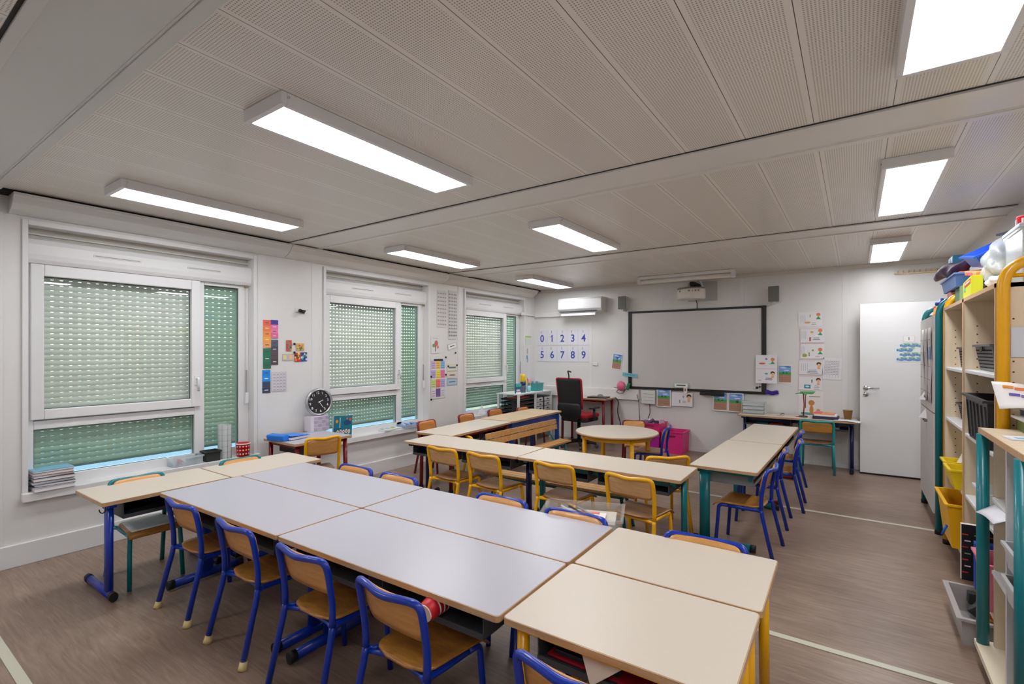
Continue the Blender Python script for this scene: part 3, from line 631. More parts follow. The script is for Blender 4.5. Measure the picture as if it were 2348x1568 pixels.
# electrical box, purple cloth, organizer, pink pouch
e = empty('electrical_box', (1.92,YB,.745), 0, 'white electrical box between the service channel and the landscape picture', 'electrical box')
MB().box((-.11,-.07,-.10),(.10,0,.105),M('#d6d8d4',.4)).build('cover', e, bevel=.008)
b = MB(); [b.box((-.08,-.072,z),(.08,-.0705,z+.004),MGREY) for z in (-.05,.0,.05)]; b.build('cover_lines', e)
b = MB(); b.grid(lambda u,v: (-.07+.15*u, -.03-.02*math.sin(3*u+2*v), -.055*v*(1-.25*u)-.01*u+.006*math.sin(9*u)), 8, 6, M('#3a2490',.8)); tag(b.build('purple_cloth',None,loc=(3.575,YB,.925),solid=.02,smooth_all=True),'purple folded cloth hanging at the lower right corner of the whiteboard','cloth')
pk = empty('hair_dryer_toy', (1.50,7.24,.90), 0, 'pink rounded pouch with green edge hanging left of the whiteboard corner', 'pouch')
MB().lathe([(0,-.03),(.05,-.025),(.075,0),(.05,.025),(0,.03)],M('#e0688c',.6),18,Matrix.Rotation(R(90),4,'X')).build('pouch_body', pk)
MB().cb((.11,.01,.0),(.05,.03,.11),M('#147858',.6),(0,R(20),0)).build('green_edge', pk, bevel=.01)
pk.name = 'pouch'
# speakers, AC, projector
def speaker(x, label):
    s = empty('wall_speaker', (x,YB,2.19), R(0), label, 'speaker', 'speakers beside the whiteboard')
    MB().box((-.055,-.15,-.10),(.065,-.03,.10),M('#c8c4bc',.5)).build('cabinet', s, bevel=.01)
    MB().box((-.06,-.162,-.10),(.068,-.15,.10),M('#6c6e66',.7,bump=.4,scale=400)).build('grille', s, bevel=.01)
    MB().box((-.02,-.03,-.05),(.02,0,.05),WHITE).box((-.01,-.12,-.125),(.01,0,-.10),WHITE).build('bracket', s)
speaker(1.53,'grey wall speaker above the left corner of the whiteboard'); speaker(3.61,'grey wall speaker above the right corner of the whiteboard')
a = empty('air_conditioner', (.83,YB,2.19), 0, 'white wall air conditioner above the number cards', 'air conditioner')
T_ = Matrix(((0,0,1,0),(1,0,0,0),(0,1,0,0),(0,0,0,1)))
MB().prism([(0,-.125),(0,.12),(-.20,.12),(-.225,.09),(-.225,-.06),(-.19,-.10),(-.08,-.125)], -.39,.39,M('#d8d8da',.3),T_).build('casing', a, bevel=.008)
MB().box((-.36,-.228,-.105),(.30,-.12,-.097),M('#34343a',.6)).build('air_slot', a)
MB().cb((-.03,-.20,-.15),(.62,.012,.05),M('#d8d8da',.35),(R(-25),0,0)).build('louvre', a, bevel=.003)
p = empty('projector', (2.63,6.93,2.25), 0, 'white ultra short throw projector on an arm above the whiteboard', 'projector')
b = MB(); b.prism([(q[0],q[1]) for q in disc(0,.02,.19,28,.15)], -.095,.045,M('#dcd6ce',.4)); b.build('body', p, bevel=.02, seg=3)
MB().prism(disc(0,.02,.18,24,.14),.045,.062,M('#7c7c78',.5)).build('top_cover', p, bevel=.006)
for k in range(7): MB().box((-.12+.04*k,-.132+abs(k-3)*.009,.0),(-.095+.04*k,-.125+abs(k-3)*.009,.022),M('#8e8880',.5)).build('vent', p)
MB().box((-.02,.03,.10),(.04,.40,.15),BLACK).box((-.07,-.04,.06),(.09,.10,.075),BLACK).box((-.01,.02,.07),(.03,.06,.12),BLACK).build('mount_arm', p, bevel=.004)
MB().box((-.14,.39,-.09),(.26,.405,.18),M('#bab8b4',.5)).build('wall_plate', p, bevel=.004)
b = MB(); b.tube(fillet([(.05,.15,.16),(.13,.0,.15),(.16,.05,.05)],.05),.008,WHITE); b.tube(fillet([(.0,.12,.08),(.08,.05,.12),(.13,.1,.03)],.05),.008,BLACK); b.build('cable_bundle', p)
tag(MB().tube(fillet([(2.66,7.07,2.18),(2.65,7.20,2.12),(2.62,7.31,2.08),(2.62,7.325,2.05)],.03),.006,BLACK).build('projector_cable'),'short black cable dropping from the projector to the whiteboard','cable')
# cables along the back wall
tag(MB().tube(fillet([(1.74,7.28,.78),(1.76,7.30,.66),(1.77,7.32,.3),(1.76,7.32,.06)],.04),.005,M('#504c4a',.5)).build('wall_cable'),'thin dark cable dropping from the end of the service channel','cable')
tag(MB().tube(fillet([(1.93,7.30,.64),(1.93,7.32,.5),(1.90,7.31,.42)],.04),.006,M('#504c4a',.5)).build('wall_cable'),'thin dark cable hanging below the white electrical box','cable')
tag(MB().tube(fillet([(1.42,7.20,.725),(1.47,7.22,.66),(1.44,7.22,.5),(1.50,7.25,.28),(1.42,7.22,.1)],.08),.007,M('#2a2a2c',.5)).build('desk_cable'),'black cable hanging off the right end of the teacher desk','cable')
tag(MB().tube(fillet([(1.36,7.285,.875),(1.46,7.28,.86),(1.40,7.26,.80),(1.52,7.25,.78),(1.56,7.27,.86)],.05),.005,M('#3a3a3c',.5)).build('desk_cable'),'looped dark cable on the service channel beside the pink pouch','cable')
tag(MB().cb((0,0,0),(.30,.21,.018),M('#2a1c1e',.4)).build('laptop',None,loc=(1.22,7.02,.731),rot=(0,0,R(4)),bevel=.004),'closed dark laptop at the right end of the teacher desk','laptop')
tag(MB().lathe([(0,0),(.045,0),(.05,.01),(.035,.035),(0,.045)],M('#8c8c90',.4),16).build('desk_bell',None,loc=(1.17,7.19,.722)),'small grey domed item behind the laptop on the teacher desk','desk item')
tag(MB().box((0,0,0),(.22,.03,.012),BLACK).build('black_pen_case',None,loc=(.32,7.29,.852)),'thin black ruler lying on the service channel left of the office chair','ruler')

# ------------------------------------------------------------------ door
d = empty('door_1', (4.53,7.115,0), R(2.2)); d['kind'] = 'structure'
MB().box((0,0,.02),(.88,.042,2.0),M('#e6e6e8',.35)).build('door_leaf', d, bevel=.002)
MB().box((0,.004,.0),(.88,.038,.02),BLACK).build('door_seal', d)
h = MB(); h.lathe([(0,0),(.026,0),(.026,.008),(0,.008)],CHROME,20,Matrix.Translation((.055,0,1.015)) @ Matrix.Rotation(R(90),4,'X')); h.tube(fillet([(.055,-.005,1.015),(.055,-.05,1.015),(.18,-.05,1.015)],.02),.009,CHROME)
h.build('door_handle', d)
MB().lathe([(0,0),(.026,0),(.026,.008),(0,.008)],CHROME,20,Matrix.Translation((.055,0,.94)) @ Matrix.Rotation(R(90),4,'X')).build('door_lock', d)
MB().box((.80,.042,0),(.90,.23,2.02),WHITE).build('door_jamb', d)
def ondoor(x, z): return (4.53+x*math.cos(R(2.2))+.002, 7.115+x*math.sin(R(2.2))-.001, z)
e = [('r',0,0,.0,.0,'#ffffff')]
for i in range(5):
    for j in range(4):
        if (i, j) in ((2,2),(3,2),(4,2)): continue
        x = -.15+.072*i+(.03 if j%2 else 0); z = -.075+.052*j
        e += [('d',x,z,.034,.023,'#6f96c8'),('d',x+.03,z+.018,.020,.009,'#9cc48c'),('d',x-.012,z+.012,.012,.009,'#c4d8a8'),('d',x-.034,z-.002,.008,.014,'#5a84bc')]
sheet('fish_poster','white poster patterned with blue and green fish on the door','poster',ondoor(.53,1.43),R(2.2),.42,.215,'#e0e6e8',e)
sheet('number_sign','small white sign reading 1 above the fish poster on the door','sign',ondoor(.45,1.585),R(2.2),.11,.075,'#dcdcdc',[('r',0,0,.09,.062,'#ececec'),('t',0,0,.05,1,'#404040','1')])
b = MB(); 
for k in range(9): b.box((.03+.05*k,-.03,.0),(.038+.05*k,0,.03),M('#c89c70',.5))
b.box((0,-.018,-.012),(.48,0,.006),M('#d8c49c',.5)); o = b.build('peg_rail',None,loc=(4.86,YB-.006,2.355)); tag(o,'short pale wooden peg rail high on the back wall above the door','peg rail')

# ------------------------------------------------------------------ desk on the back wall: items
cp = clear_plastic()
o = empty('drawer_organizer', (3.385,7.18,.62), 0, 'clear plastic drawer organizer at the left end of the back wall desk', 'organizer')
MB().box((-.14,-.09,0),(.14,.09,.005),cp).box((-.14,-.09,.155),(.14,.09,.16),cp).box((-.14,-.09,0),(-.135,.09,.16),cp).box((.135,-.09,0),(.14,.09,.16),cp).box((-.14,.085,0),(.14,.09,.16),cp).build('case', o)
for z in (.01,.06,.11):
    q = MB().tray((-.13,-.088,z),(.13,.08,z+.042),cp,taper=.97).build('drawer', o); MB().cb((0,0,z+.015),(.2,.12,.014),M(['#8890a8','#c8ccd8','#9aa0b0'][int(z*20)%3],.6)).build('drawer_contents', q)
tag(MB().lathe([(0,0),(.045,0),(.048,.004),(.044,.008),(0,.006)],M('#c8b8a0',.5),18).tube([(.0,-.03,.02),(.03,-.01,.035),(.04,.02,.02)],.004,BLACK).build('tape_roll',None,loc=(3.70,7.12,.62)),'small round tape roll on the back wall desk','tape')
o = empty('book_stack', (4.19,7.12,.62), R(-3), 'stack of an orange and pink book on a dark binder on the back wall desk', 'books')
MB().box((-.13,-.10,0),(.13,.10,.035),M('#30284c',.5)).build('binder', o, bevel=.003); MB().cb((0,.0,.045),(.23,.18,.018),M('#f0ecec',.6)).build('white_book', o); MB().cb((-.02,.01,.061),(.22,.17,.014),M('#e89a68',.5)).build('orange_book', o); MB().cb((-.08,.01,.0725),(.08,.17,.008),M('#e06c80',.5)).build('pink_book', o)
tag(MB().lathe([(0,0),(.035,0),(.05,.11),(.054,.112),(.048,.112),(.033,.005),(0,.005)],M('#a07840',.8,bump=.6,scale=120,var=.2),20).build('wicker_pot',None,loc=(4.41,7.19,.62)),'small round wicker pot on the right end of the back wall desk','pot')
tag(MB().grid(lambda u,v: (.26*u, .17*v, .004+.006*math.sin(3*u)-(.01*u*u)), 6, 4, M('#e8eaf2',.6)).build('loose_paper',None,loc=(4.27,6.955,.62),rot=(0,0,R(-6)),solid=.002),'loose white papers hanging over the right corner of the back wall desk','paper')
o = empty('palm_toy', (3.95,7.14,.62), 0, 'thin red stemmed toy palm on a dark base in front of the palm poster', 'toy')
MB().lathe([(0,0),(.05,0),(.045,.015),(0,.02)],M('#4a3028',.6),14).build('base', o); MB().tube([(0,0,.01),(.01,0,.15),(.0,0,.30)],.007,M('#8c3030',.5)).build('stem', o)
MB().tube([(-.08,-.01,.0),(-.03,-.01,.006)],.006,M('#c05050',.5)).build('red_piece', o)
for k in range(4): MB().cb((.045*math.cos(k*1.57+.4),.045*math.sin(k*1.57+.4),.30),(.09,.03,.006),M('#3c9a58',.6),(0,R(15),k*1.57+.4)).build('leaf', o, bevel=.002)
for k,(x,lab,c) in enumerate(((3.50,'teal folder lying in the left tray of the back wall desk','#1f6a70'),(3.66,'red folder lying in the left tray of the back wall desk','#a02414'),(4.22,'stack of white papers in the right tray of the back wall desk','#d8d6d0'))):
    tag(MB().cb((0,0,.01),(.22 if k==2 else .14,.20,.02),M(c,.6)).build('folder',None,loc=(x,7.09,.501),bevel=.002),lab,'folder','things kept in the trays of the back wall desk')

# crates behind the round table
def crate(x, y, z, w, d, h, c, label, items=None, group='plastic crates against the back wall', rz=0):
    r = empty('storage_crate', (x,y,z), R(rz), label, 'crate', group)
    MB().tray((-w/2,-d/2,0),(w/2,d/2,h),M(c,.45),taper=.88,rim=.012).build('body', r)
    b = MB(); b.box((-.05,-d/2*.985-.006,h*.78),(.05,-d/2*.985+.004,h*.84),M('#702040',.5)); b.build('handle_slot', r)
    return r
crate(2.37,7.12,0,.32,.36,.31,'#d8287c','bright pink crate standing on the floor beside the blue chair')
crate(2.05,7.14,0,.28,.34,.22,'#b01898','purple crate underneath the filled pink crate')
cr = crate(2.05,7.14,.222,.30,.36,.18,'#e02878','filled pink crate stacked on the purple crate')
for k in range(6):
    q = MB().cb((0,0,0),(.07,.05,.09),M(['#8070a0','#e0dce4','#605068','#b8b0c8','#483850','#c8a8b8'][k],.6),(.3*k,.4*k,.5*k)); tag(q.build('small_toy',None,loc=(1.95+.042*k,7.10+.03*(k%2),.385+.01*(k%3)),bevel=.01),['lilac','pale grey','brown grey','light mauve','dark plum','dusty pink'][k]+' small toy heaped in the upper pink crate','toy','toys heaped in the pink crate')

# ------------------------------------------------------------------ white rack unit in the back left corner
o = empty('paper_rack', (.08,6.69,0), 0, 'white shelving unit with paper trays in the back left corner', 'shelf')
b = MB(); 
for x in (-.19,.19):
    for y in (-.48,.0,.48): b.box((x-.016,y-.016,0),(x+.016,y+.016,.77),WHITE)
b.box((-.21,-.5,.77),(.21,.5,.79),M('#ececea',.4)); b.box((-.2,-.49,.30),(.2,.49,.31),WHITE); b.build('frame', o, bevel=.002)
for k in range(7):
    z = .33+.058*k; MB().tray((-.17,-.45,z),(.185,-.03,z+.03),M('#1e1e20',.4),taper=.99).build('paper_tray', o)
for k,y in enumerate((-.455,-.25)):
    for j in range(6): MB().cb((.02,y+.10,.345+.058*j),(.28,.16,.012),M(['#d8d0c0','#e0e0e6','#d0a890','#e8e4dc'][(j+k)%4],.7)).build('paper_pile', o)
for j,y in enumerate((.13,.36)):
    c = MB().box((-.15,y-.095,.32),(.19,y+.095,.70),DGREY).build('drawer_tower', o)
    for k in range(5):
        z = .33+.073*k; dr = MB().box((.19,y-.085,z),(.205,y+.085,z+.064),M('#cfd0d2',.4)).build('drawer', c, bevel=.003); 
    for k in range(5): MB().cb((.207,y,.362+.073*k),(.004,.05,.018),BLACK).build('drawer_pull', c)
ZS = .79
o = empty('mini_book', (.20,6.30,ZS), R(75), 'small upright picture book on the near corner of the white unit', 'book')
MB().box((-.06,-.01,0),(.06,.01,.15),M('#2c6c90',.5)).build('cover', o); MB().box((-.055,-.012,.1),(.055,-.0105,.145),M('#48b8b0',.5)).box((-.04,-.012,.03),(.03,-.0105,.06),M('#f0c8d8',.5)).box((-.05,-.012,.0),(.05,-.0105,.02),M('#e8f0f4',.5)).build('cover_art', o)
o = empty('glue_bottle', (.16,6.50,ZS), 0, 'grey and black bottle with a yellow top on the white unit', 'bottle')
MB().lathe([(0,0),(.045,0),(.045,.10),(.04,.11),(0,.11)],M('#606a80',.4),18).build('bottle_body', o); MB().lathe([(.04,.11),(.045,.12),(.045,.17),(0,.17)],M('#1c2c58',.4),18).build('dark_band', o)
MB().lathe([(.042,.17),(.046,.19),(.04,.22),(.044,.25),(.036,.285),(0,.29)],M('#e8c418',.4),18).build('yellow_top', o)
o = empty('pencil_pot', (.20,6.60,ZS), 0, 'light blue pot filled with orange and pink pencils on the white unit', 'pencil pot')
MB().lathe([(0,0),(.032,0),(.038,.10),(.034,.10),(.03,.004),(0,.004)],M('#9cdce4',.4),16).build('pot', o)
for k in range(9): MB().tube([(.015*math.cos(k),.015*math.sin(k),.01),(.045*math.cos(k*1.3),.045*math.sin(k*1.3),.19+.02*(k%3))],.0045,M(['#e88850','#e8a0c0','#d86848','#f0d890','#a080c0'][k%5],.5),6).build('pencil', o)
o = empty('teal_basket', (.15,6.88,ZS), 0, 'translucent teal basket of supplies on the white unit', 'basket')
MB().tray((-.10,-.12,0),(.10,.12,.13),clear_plastic('#48b8b8',.7),taper=.85).build('basket_body', o)
for k in range(4): MB().cb((-.03+.02*k,-.06+.04*k,.10),(.02,.03,.12),M(['#88a8c0','#e0e4ec','#b0a8d0','#d8e8e0'][k],.5),(.1*k,.2,0)).build('supplies', o)
for k,(y,c) in enumerate(((6.44,'#d85040'),(6.75,'#c8b8b8'))): pass
tag(MB().box((-.12,-.15,0),(.12,.15,.01),M('#e86858',.5)).build('red_folder',None,loc=(.11,6.44,.709),rot=(0,0,R(3))),'thin red folder under the top of the white unit','folder')

# ------------------------------------------------------------------ left wall posters
GP = 'coloured word strips on the wall between the first two windows'
def strip(y, z, w, h, cs, label):
    e = []; n = len(cs); hh = h/n
    for k, c in enumerate(cs): zc = h/2-hh*(k+.5); e += [('r',0,zc,w,hh*.97,c),('r',0,zc,w*.45,.006,'#f0e8e8' if k%2 else '#503848')]
    left('word_strip', label, 'poster', y, z, w, h, cs[0], e, GP)
strip(2.522,1.612,.078,.265,['#e8685c','#ee8250','#f09850','#f4a848','#f0a868'],'red to orange word strip at the top left of the coloured strips')
strip(2.596,1.66,.074,.175,['#4840a0','#e878b0','#ec80b0','#e870a0'],'purple and pink word strip right of the red and orange strip')
strip(2.522,1.375,.078,.195,['#2a7458','#2c785c','#287054'],'green word strip below the orange strip')
strip(2.596,1.435,.074,.245,['#586078','#505058','#5c4c54','#54444c'],'grey and brown word strip right of the green strip')
strip(2.515,1.155,.078,.22,['#1484e0','#2090e8','#38485e','#304058'],'bright blue and navy word strip, lowest of the coloured strips')
left('timetable','pale printed timetable grid right of the blue word strip','poster',2.645,1.15,.155,.19,'#d8d4da',[('r',-.065+.033*k,0,.002,.18,'#b0a4b4') for k in range(5)]+[('r',0,.09-.03*k,.14,.002,'#b8acb8') for k in range(7)]+[('r',-.05+.033*i,.07-.03*j,.018,.008,'#a8a0b0') for i in range(4) for j in range(6)])
def blotch(y, z, w, h, bg, cs, label, grp='small colourful pictures held by magnets'):
    e = []
    for k in range(14): e.append(('d',(random.random()-.5)*w*.8,(random.random()-.5)*h*.8,w*.12,h*.12,cs[k%len(cs)]))
    left('small_picture', label, 'picture', y, z, w, h, bg, e, grp)
blotch(2.745,1.50,.058,.11,'#c86040',['#e04030','#3890b0','#d8b040','#486040'],'narrow red and teal picture left of the magnets')
blotch(2.865,1.488,.086,.075,'#d0b060',['#c05050','#e8c860','#608050','#d88850'],'small tan patterned picture right of the upper magnet')
blotch(2.837,1.385,.066,.092,'#c83c30',['#e8b030','#303030','#f0d860'],'red and yellow picture touching the blue one')
blotch(2.907,1.388,.07,.092,'#3050a0',['#48a8c0','#e0d050','#203060','#e8ecf4'],'blue picture touching the red and yellow one')
left('small_picture','pale card with a yellow and an orange square below the narrow picture','picture',2.733,1.385,.115,.066,'#c0bcbc',[('r',-.03,0,.035,.04,'#e4d898'),('r',.03,0,.035,.045,'#f0b890')],'small colourful pictures held by magnets')
def magnet(y, z, lab, s=.011):
    tag(MB().lathe([(0,0),(s,0),(s,.008),(0,.008)],BLACK,12,Matrix.Rotation(R(90),4,'Y')).build('magnet',None,loc=(XL+.008,y,z)),lab,'magnet','black magnets on the left wall')
magnet(2.80,1.518,'upper black round magnet between the small pictures'); magnet(2.80,1.432,'lower black round magnet between the small pictures')
b = MB(); b.cb((0,0,0),(.03,.06,.03),BLACK,(R(-20),0,0)); b.cb((.03,0,.0),(.04,.03,.02),BLACK); b.cb((-.014,-.03,.01),(.006,.06,.04),M('#d8d8d8',.4)); tag(b.build('coat_hook',None,loc=(XL+.022,2.872,1.85),bevel=.003),'small black hook on the wall above the coloured strips','hook')
# pillar between windows two and three
def rows(w, h, n, c='#8a8088', k=5): return [('r',-w*.38+w*.19*i,h*.42-h*.84*j/(n-1),w*.10,h*.03,c) for j in range(n) for i in range(k)]
left('letter_chart','long laminated letter chart, left one of the two high between the windows','poster',4.955,2.02,.185,.50,'#d6d2d2',rows(.185,.5,9,'#8c8488'))
left('letter_chart','long laminated letter chart, right one of the two high between the windows','poster',5.175,1.95,.18,.68,'#d4d2d2',rows(.18,.68,13,'#808488'))
left('tree_picture','white sheet with a small painted tree between the windows','picture',4.83,1.53,.17,.23,'#dcdcdc',[('r',0,-.05,.014,.08,'#604030'),('d',.015,.02,.035,.04,'#c86868'),('d',-.03,-.01,.03,.025,'#7c9858'),('d',.045,-.03,.022,.02,'#d88878'),('r',0,.09,.10,.006,'#909090')])
left('cloud_sign','tilted white cloud shaped name sign between the windows','sign',5.165,1.515,.19,.085,'#c8c8cc',[('r',0,0,.16,.062,'#ececec'),('r',0,0,.09,.014,'#707078')],None,-14)
cc = [['#c8b0d8','#f0c040','#88b8e8'],['#b8a8e0','#f0e038','#e878b0'],['#c8e080','#f07060','#b0a8e0'],['#e0d8e0','#7050a0','#d8dce0']]
e = []
for j in range(4):
    for i in range(3): e += [('r',-.095+.09*i,.19-.125*j,.085,.11,cc[j][i])]+[('r',-.095+.09*i,.21-.125*j-.03*q,.06,.006,'#907880') for q in range(3)]
e += [('r',0,.255,.18,.025,'#181828')]
left('behaviour_chart','chart of coloured squares pinned between the windows','poster',4.885,1.07,.28,.53,'#dedce0',e)
left('word_label','yellow edged word label, upper one right of the coloured chart','label',5.165,1.215,.21,.095,'#dcd8b0',[('r',0,0,.19,.065,'#dcdcdc'),('r',0,0,.15,.022,'#68747c')],'word labels right of the coloured chart')
left('word_label','cream word label, middle one right of the coloured chart','label',5.165,1.11,.20,.085,'#dcd6cc',[('r',0,0,.11,.016,'#786868')],'word labels right of the coloured chart')
left('word_label','light blue word label, lowest one right of the coloured chart','label',5.165,1.015,.21,.095,'#98b8d0',[('r',0,0,.18,.06,'#b8c8d4'),('r',0,0,.13,.014,'#506080')],'word labels right of the coloured chart')
for (y,z,l) in ((5.23,1.42,'magnet right below the cloud shaped sign'),(5.03,1.36,'magnet at the top right corner of the coloured chart'),(5.08,1.235,'magnet at the left end of the yellow label'),(5.26,1.245,'magnet at the right end of the yellow label'),(5.03,1.12,'magnet on the right side of the coloured chart'),(4.745,1.105,'magnet on the left side of the coloured chart'),(4.745,.80,'magnet below the coloured chart')): magnet(y,z,'black '+l,.013)
left('green_calendar','white sheet with a green corner border near the back corner','poster',7.10,1.635,.22,.15,'#d4dcd0',[('r',-.085,0,.035,.14,'#9cc050'),('r',.02,.055,.17,.025,'#a8c860')])
left('narrow_sign','narrow white sign with blue lettering below the green cornered sheet','sign',7.09,1.36,.11,.30,'#dedede',[('r',0,.08,.03,.09,'#b8a898'),('r',-.01,-.02,.035,.06,'#6888d0'),('r',.0,-.08,.03,.06,'#88a0d8')])

# ------------------------------------------------------------------ sill one: magazines, boxes, mug
spec = [(.028,'#a8a8b4',.02,.0),(.018,'#181c20',.0,.012),(.02,'#5878a0',.0,-.004),(.024,'#3a2c30',.01,.004),(.016,'#8c98b0',-.004,0),(.02,'#b07868',.0,.0),(.014,'#78b8d4',.0,.0)]
z = .485; names = ['pale grey magazine at the bottom of the sill stack','black magazine, second from the bottom of the sill stack','blue magazine low in the sill stack','dark brown magazine in the middle of the sill stack','grey blue magazine high in the sill stack','brick coloured magazine second from the top of the sill stack','light blue magazine on top of the sill stack']
for k,(t_,c,dx,dy) in enumerate(spec):
    b = MB(); b.cb((0,0,t_/2),(.155,.21,t_-.004),M('#e8e4e6',.7)); b.cb((0,0,t_-.0012),(.16,.215,.0022),M(c,.35)); b.cb((0,0,.0012),(.16,.215,.0022),M(c,.35)); b.box((-.0795,-.1075,.001),(-.0775,.1075,t_-.001),M(c,.35))
    tag(b.build('magazine',None,loc=(-.185+dx,.985+dy,z),rot=(0,0,R([2,-3,1,-2,3,-1,2][k]))),names[k],'magazine','magazines stacked on the first window sill'); z += t_
o = empty('clear_box', (-.17,1.83,.485), 0, 'clear plastic box of craft bits on the first window sill', 'box')
MB().tray((-.07,-.12,0),(.07,.12,.075),clear_plastic('#dde6ee',.4),taper=.92).build('box_body', o)
for k in range(5): MB().cb((-.02+.01*k,-.08+.035*k,.03),(.05,.04,.03),M(['#d0d8e8','#c04858','#e0e4ea','#b8c4d4','#8890a0'][k],.6),(.2,.3*k,.4*k)).build('craft_bits', o)
o = tag(MB().tray((-.06,-.065,0),(.06,.065,.09),M('#303430',.6,bump=.6,scale=160,var=.3),taper=.85).build('dark_basket',None,loc=(-.165,2.03,.485)),'small dark woven basket on the first window sill','basket')
wm = M('#c8ccca',.6,var=.1,scale=60)
b = MB(); b.lathe([(.055,0),(.055,.30)],clear_plastic('#d8dcdc',.75,.5),24); 
for k in range(8): b.tube([(.056*math.cos(k*.785),.056*math.sin(k*.785),0),(.056*math.cos(k*.785),.056*math.sin(k*.785),.30)],.0012,MGREY,5)
for k in range(6):
    b.lathe([(.0565,.05*k+.01),(.0565,.05*k+.012)],MGREY,20)
tag(b.build('wire_mesh_roll',None,loc=(-.165,2.145,.485)),'upright roll of white gridded sheet in front of the side pane','roll')
o = empty('mug', (-.12,2.285,.485), 0, 'red mug with white dotted pattern on the end of the first window sill', 'mug')
MB().lathe([(0,0),(.05,0),(.052,.002),(.06,.118),(.061,.12),(.057,.12),(.048,.006),(0,.006)],M('#c81420',.3),28).build('cup', o)
b = MB()
for j in range(3):
    for k in range(14):
        a = k*2*math.pi/14; rr = .0535+.0022*j+.0008; b.add([((rr)*math.cos(a+q[0]/.056),(rr)*math.sin(a+q[0]/.056),.028+.034*j+q[1]) for q in disc(0,0,.007,8)],[tuple(range(8))],M('#f4e4c8',.4))
b.build('white_dots', o); MB().lathe([(.0605,.112),(.0625,.12),(.0585,.122)],WHITE,28).build('rim', o)

# small desk: clock, drawer box, blue binder, alphabet book
o = empty('mini_drawer_box', (-.055,2.99,.63), R(90), 'white box of little drawers under the clock on the small desk', 'drawer box')
MB().box((-.10,-.06,0),(.10,.06,.155),M('#d6d0da',.4)).build('box_body', o, bevel=.003)
for i in range(4):
    for j in range(4): MB().cb((-.045+.045*i,-.061,.022+.037*j),(.038,.004,.028),M('#b8b0c4' if (i+j)%2 else '#a49cb4',.4)).build('drawer', o)
o = empty('wall_clock', (-.03,3.0,.925), 0, 'round clock with silver rim and black dial leaning above the small desk', 'clock', rot=(R(0),R(-10),R(90-8)))
T_ = Matrix.Rotation(R(90),4,'X')
MB().lathe([(0,-.02),(.12,-.02),(.142,-.005),(.142,.018),(.130,.032),(.118,.022),(.118,.012)],M('#c0c2c6',.22,metal=.8),40,T_).build('rim', o)
MB().lathe([(.12,.010),(0,.0102)],M('#2c2c30',.4),36,T_).build('dial', o)
b = MB()
for k in range(1,13):
    a = R(90-30*k); v, f = text_faces(str(k), .036); b.add([(q[0]+.094*math.cos(a),-.0112,q[1]+.094*math.sin(a)) for q in v], f, M('#f2f2f2',.5))
b.build('numerals', o)
def hand(ang, L, w, nm, dep):
    b = MB(); b.cb((0,dep,L/2-.01),(w,.0015,L),M('#f4f4f4',.4)); q = b.build(nm, o); q.rotation_euler = (0,R(ang),0)
hand(75,.055,.007,'hour_hand',-.013); hand(155,.085,.005,'minute_hand',-.015)
o = empty('blue_binder', (.17,2.55,.63), R(12), 'bright blue binder lying open on the small grey desk', 'binder')
MB().cb((-.03,-.09,.028),(.21,.07,.055),M('#1478e0',.4),(R(8),0,0)).build('spine', o, bevel=.01); MB().cb((.0,.04,.016),(.20,.20,.02),M('#e4e2ea',.6)).build('pages', o); MB().cb((.0,.05,.034),(.22,.22,.004),M('#1a84ec',.4),(R(-4),0,0)).build('cover', o, bevel=.002)
e = [('d',-.08,.07,.016,.018,'#f0a030'),('d',.09,.085,.015,.018,'#e05038'),('r',-.04,.05,.008,.12,'#e8f0f0'),('d',.05,.05,.05,.03,'#1c4c8c'),('d',-.06,-.02,.06,.02,'#0e6c80'),('d',.07,-.085,.015,.02,'#e0a080'),('r',-.02,-.115,.19,.02,'#28b890'),('d',.05,.095,.01,.012,'#e05038')]
for k in range(5): e += [('d',-.065+.036*k,-.045+.004*(k%2),.015,.022,'#f4e8e0'),('d',-.065+.036*k,-.045+.004*(k%2),.006,.009,'#c04038')]
o = sheet('picture_book','teal picture book standing upright on the second window sill','book',(-.105,3.345,.612),R(90),.235,.262,'#147c90',e,None,3); 
MB().box((-.1175,0,-.131),(.1175,.022,.131),M('#e8e8ec',.6)).build('pages', o)
# sill two: packets
o = empty('game_tray', (-.16,4.06,.485), R(4), 'white and green patterned packet lying on the second window sill', 'packet')
MB().box((-.06,-.14,0),(.06,.14,.022),M('#dfe4e4',.5)).build('packet_body', o, bevel=.004)
for k in range(6): MB().cb((-.02+.025*(k%2),-.11+.044*k,.0235),(.05,.035,.003),M(['#58a858','#e8e4d0','#70a8d0','#d8c850','#4c9a50','#e0e8f0'][k],.5)).build('printed_patch', o)
o = empty('blue_packet', (-.15,4.36,.485), R(-3), 'clear packet of blue pieces at the far end of the second window sill', 'packet')
MB().tray((-.07,-.14,0),(.07,.14,.04),clear_plastic('#c8dcf0',.5),taper=.9).build('tray_body', o)
for k in range(9): MB().cb((-.03+.03*(k%3),-.10+.025*k,.035),(.05,.03,.012),M(['#78a0d8','#a8c4e8','#5878b8'][k%3],.5),(.2*k,.3,.5*k)).build('blue_piece', o)
b = MB(); b.grid(lambda u,v: (.06*(u-.5)*(1-v*.5), .14*(u-.5)*(1-.6*v)+.02*v, .10*v*(1+.4*math.sin(5*u))), 8, 6, M('#ecedf0',.7)); tag(b.build('tissue',None,loc=(-.14,5.82,.487),solid=.01,smooth_all=True),'crumpled white tissue on the third window sill','tissue')
b = MB(); b.cb((0,0,.03),(.08,.16,.05),M('#d8d8e4',.5)); b.cb((0,0,.058),(.05,.08,.004),M('#a8a0d0',.5)); tag(b.build('tissue_box',None,loc=(-.135,5.98,.486)),'small white and lilac box beside the tissue on the third window sill','box')

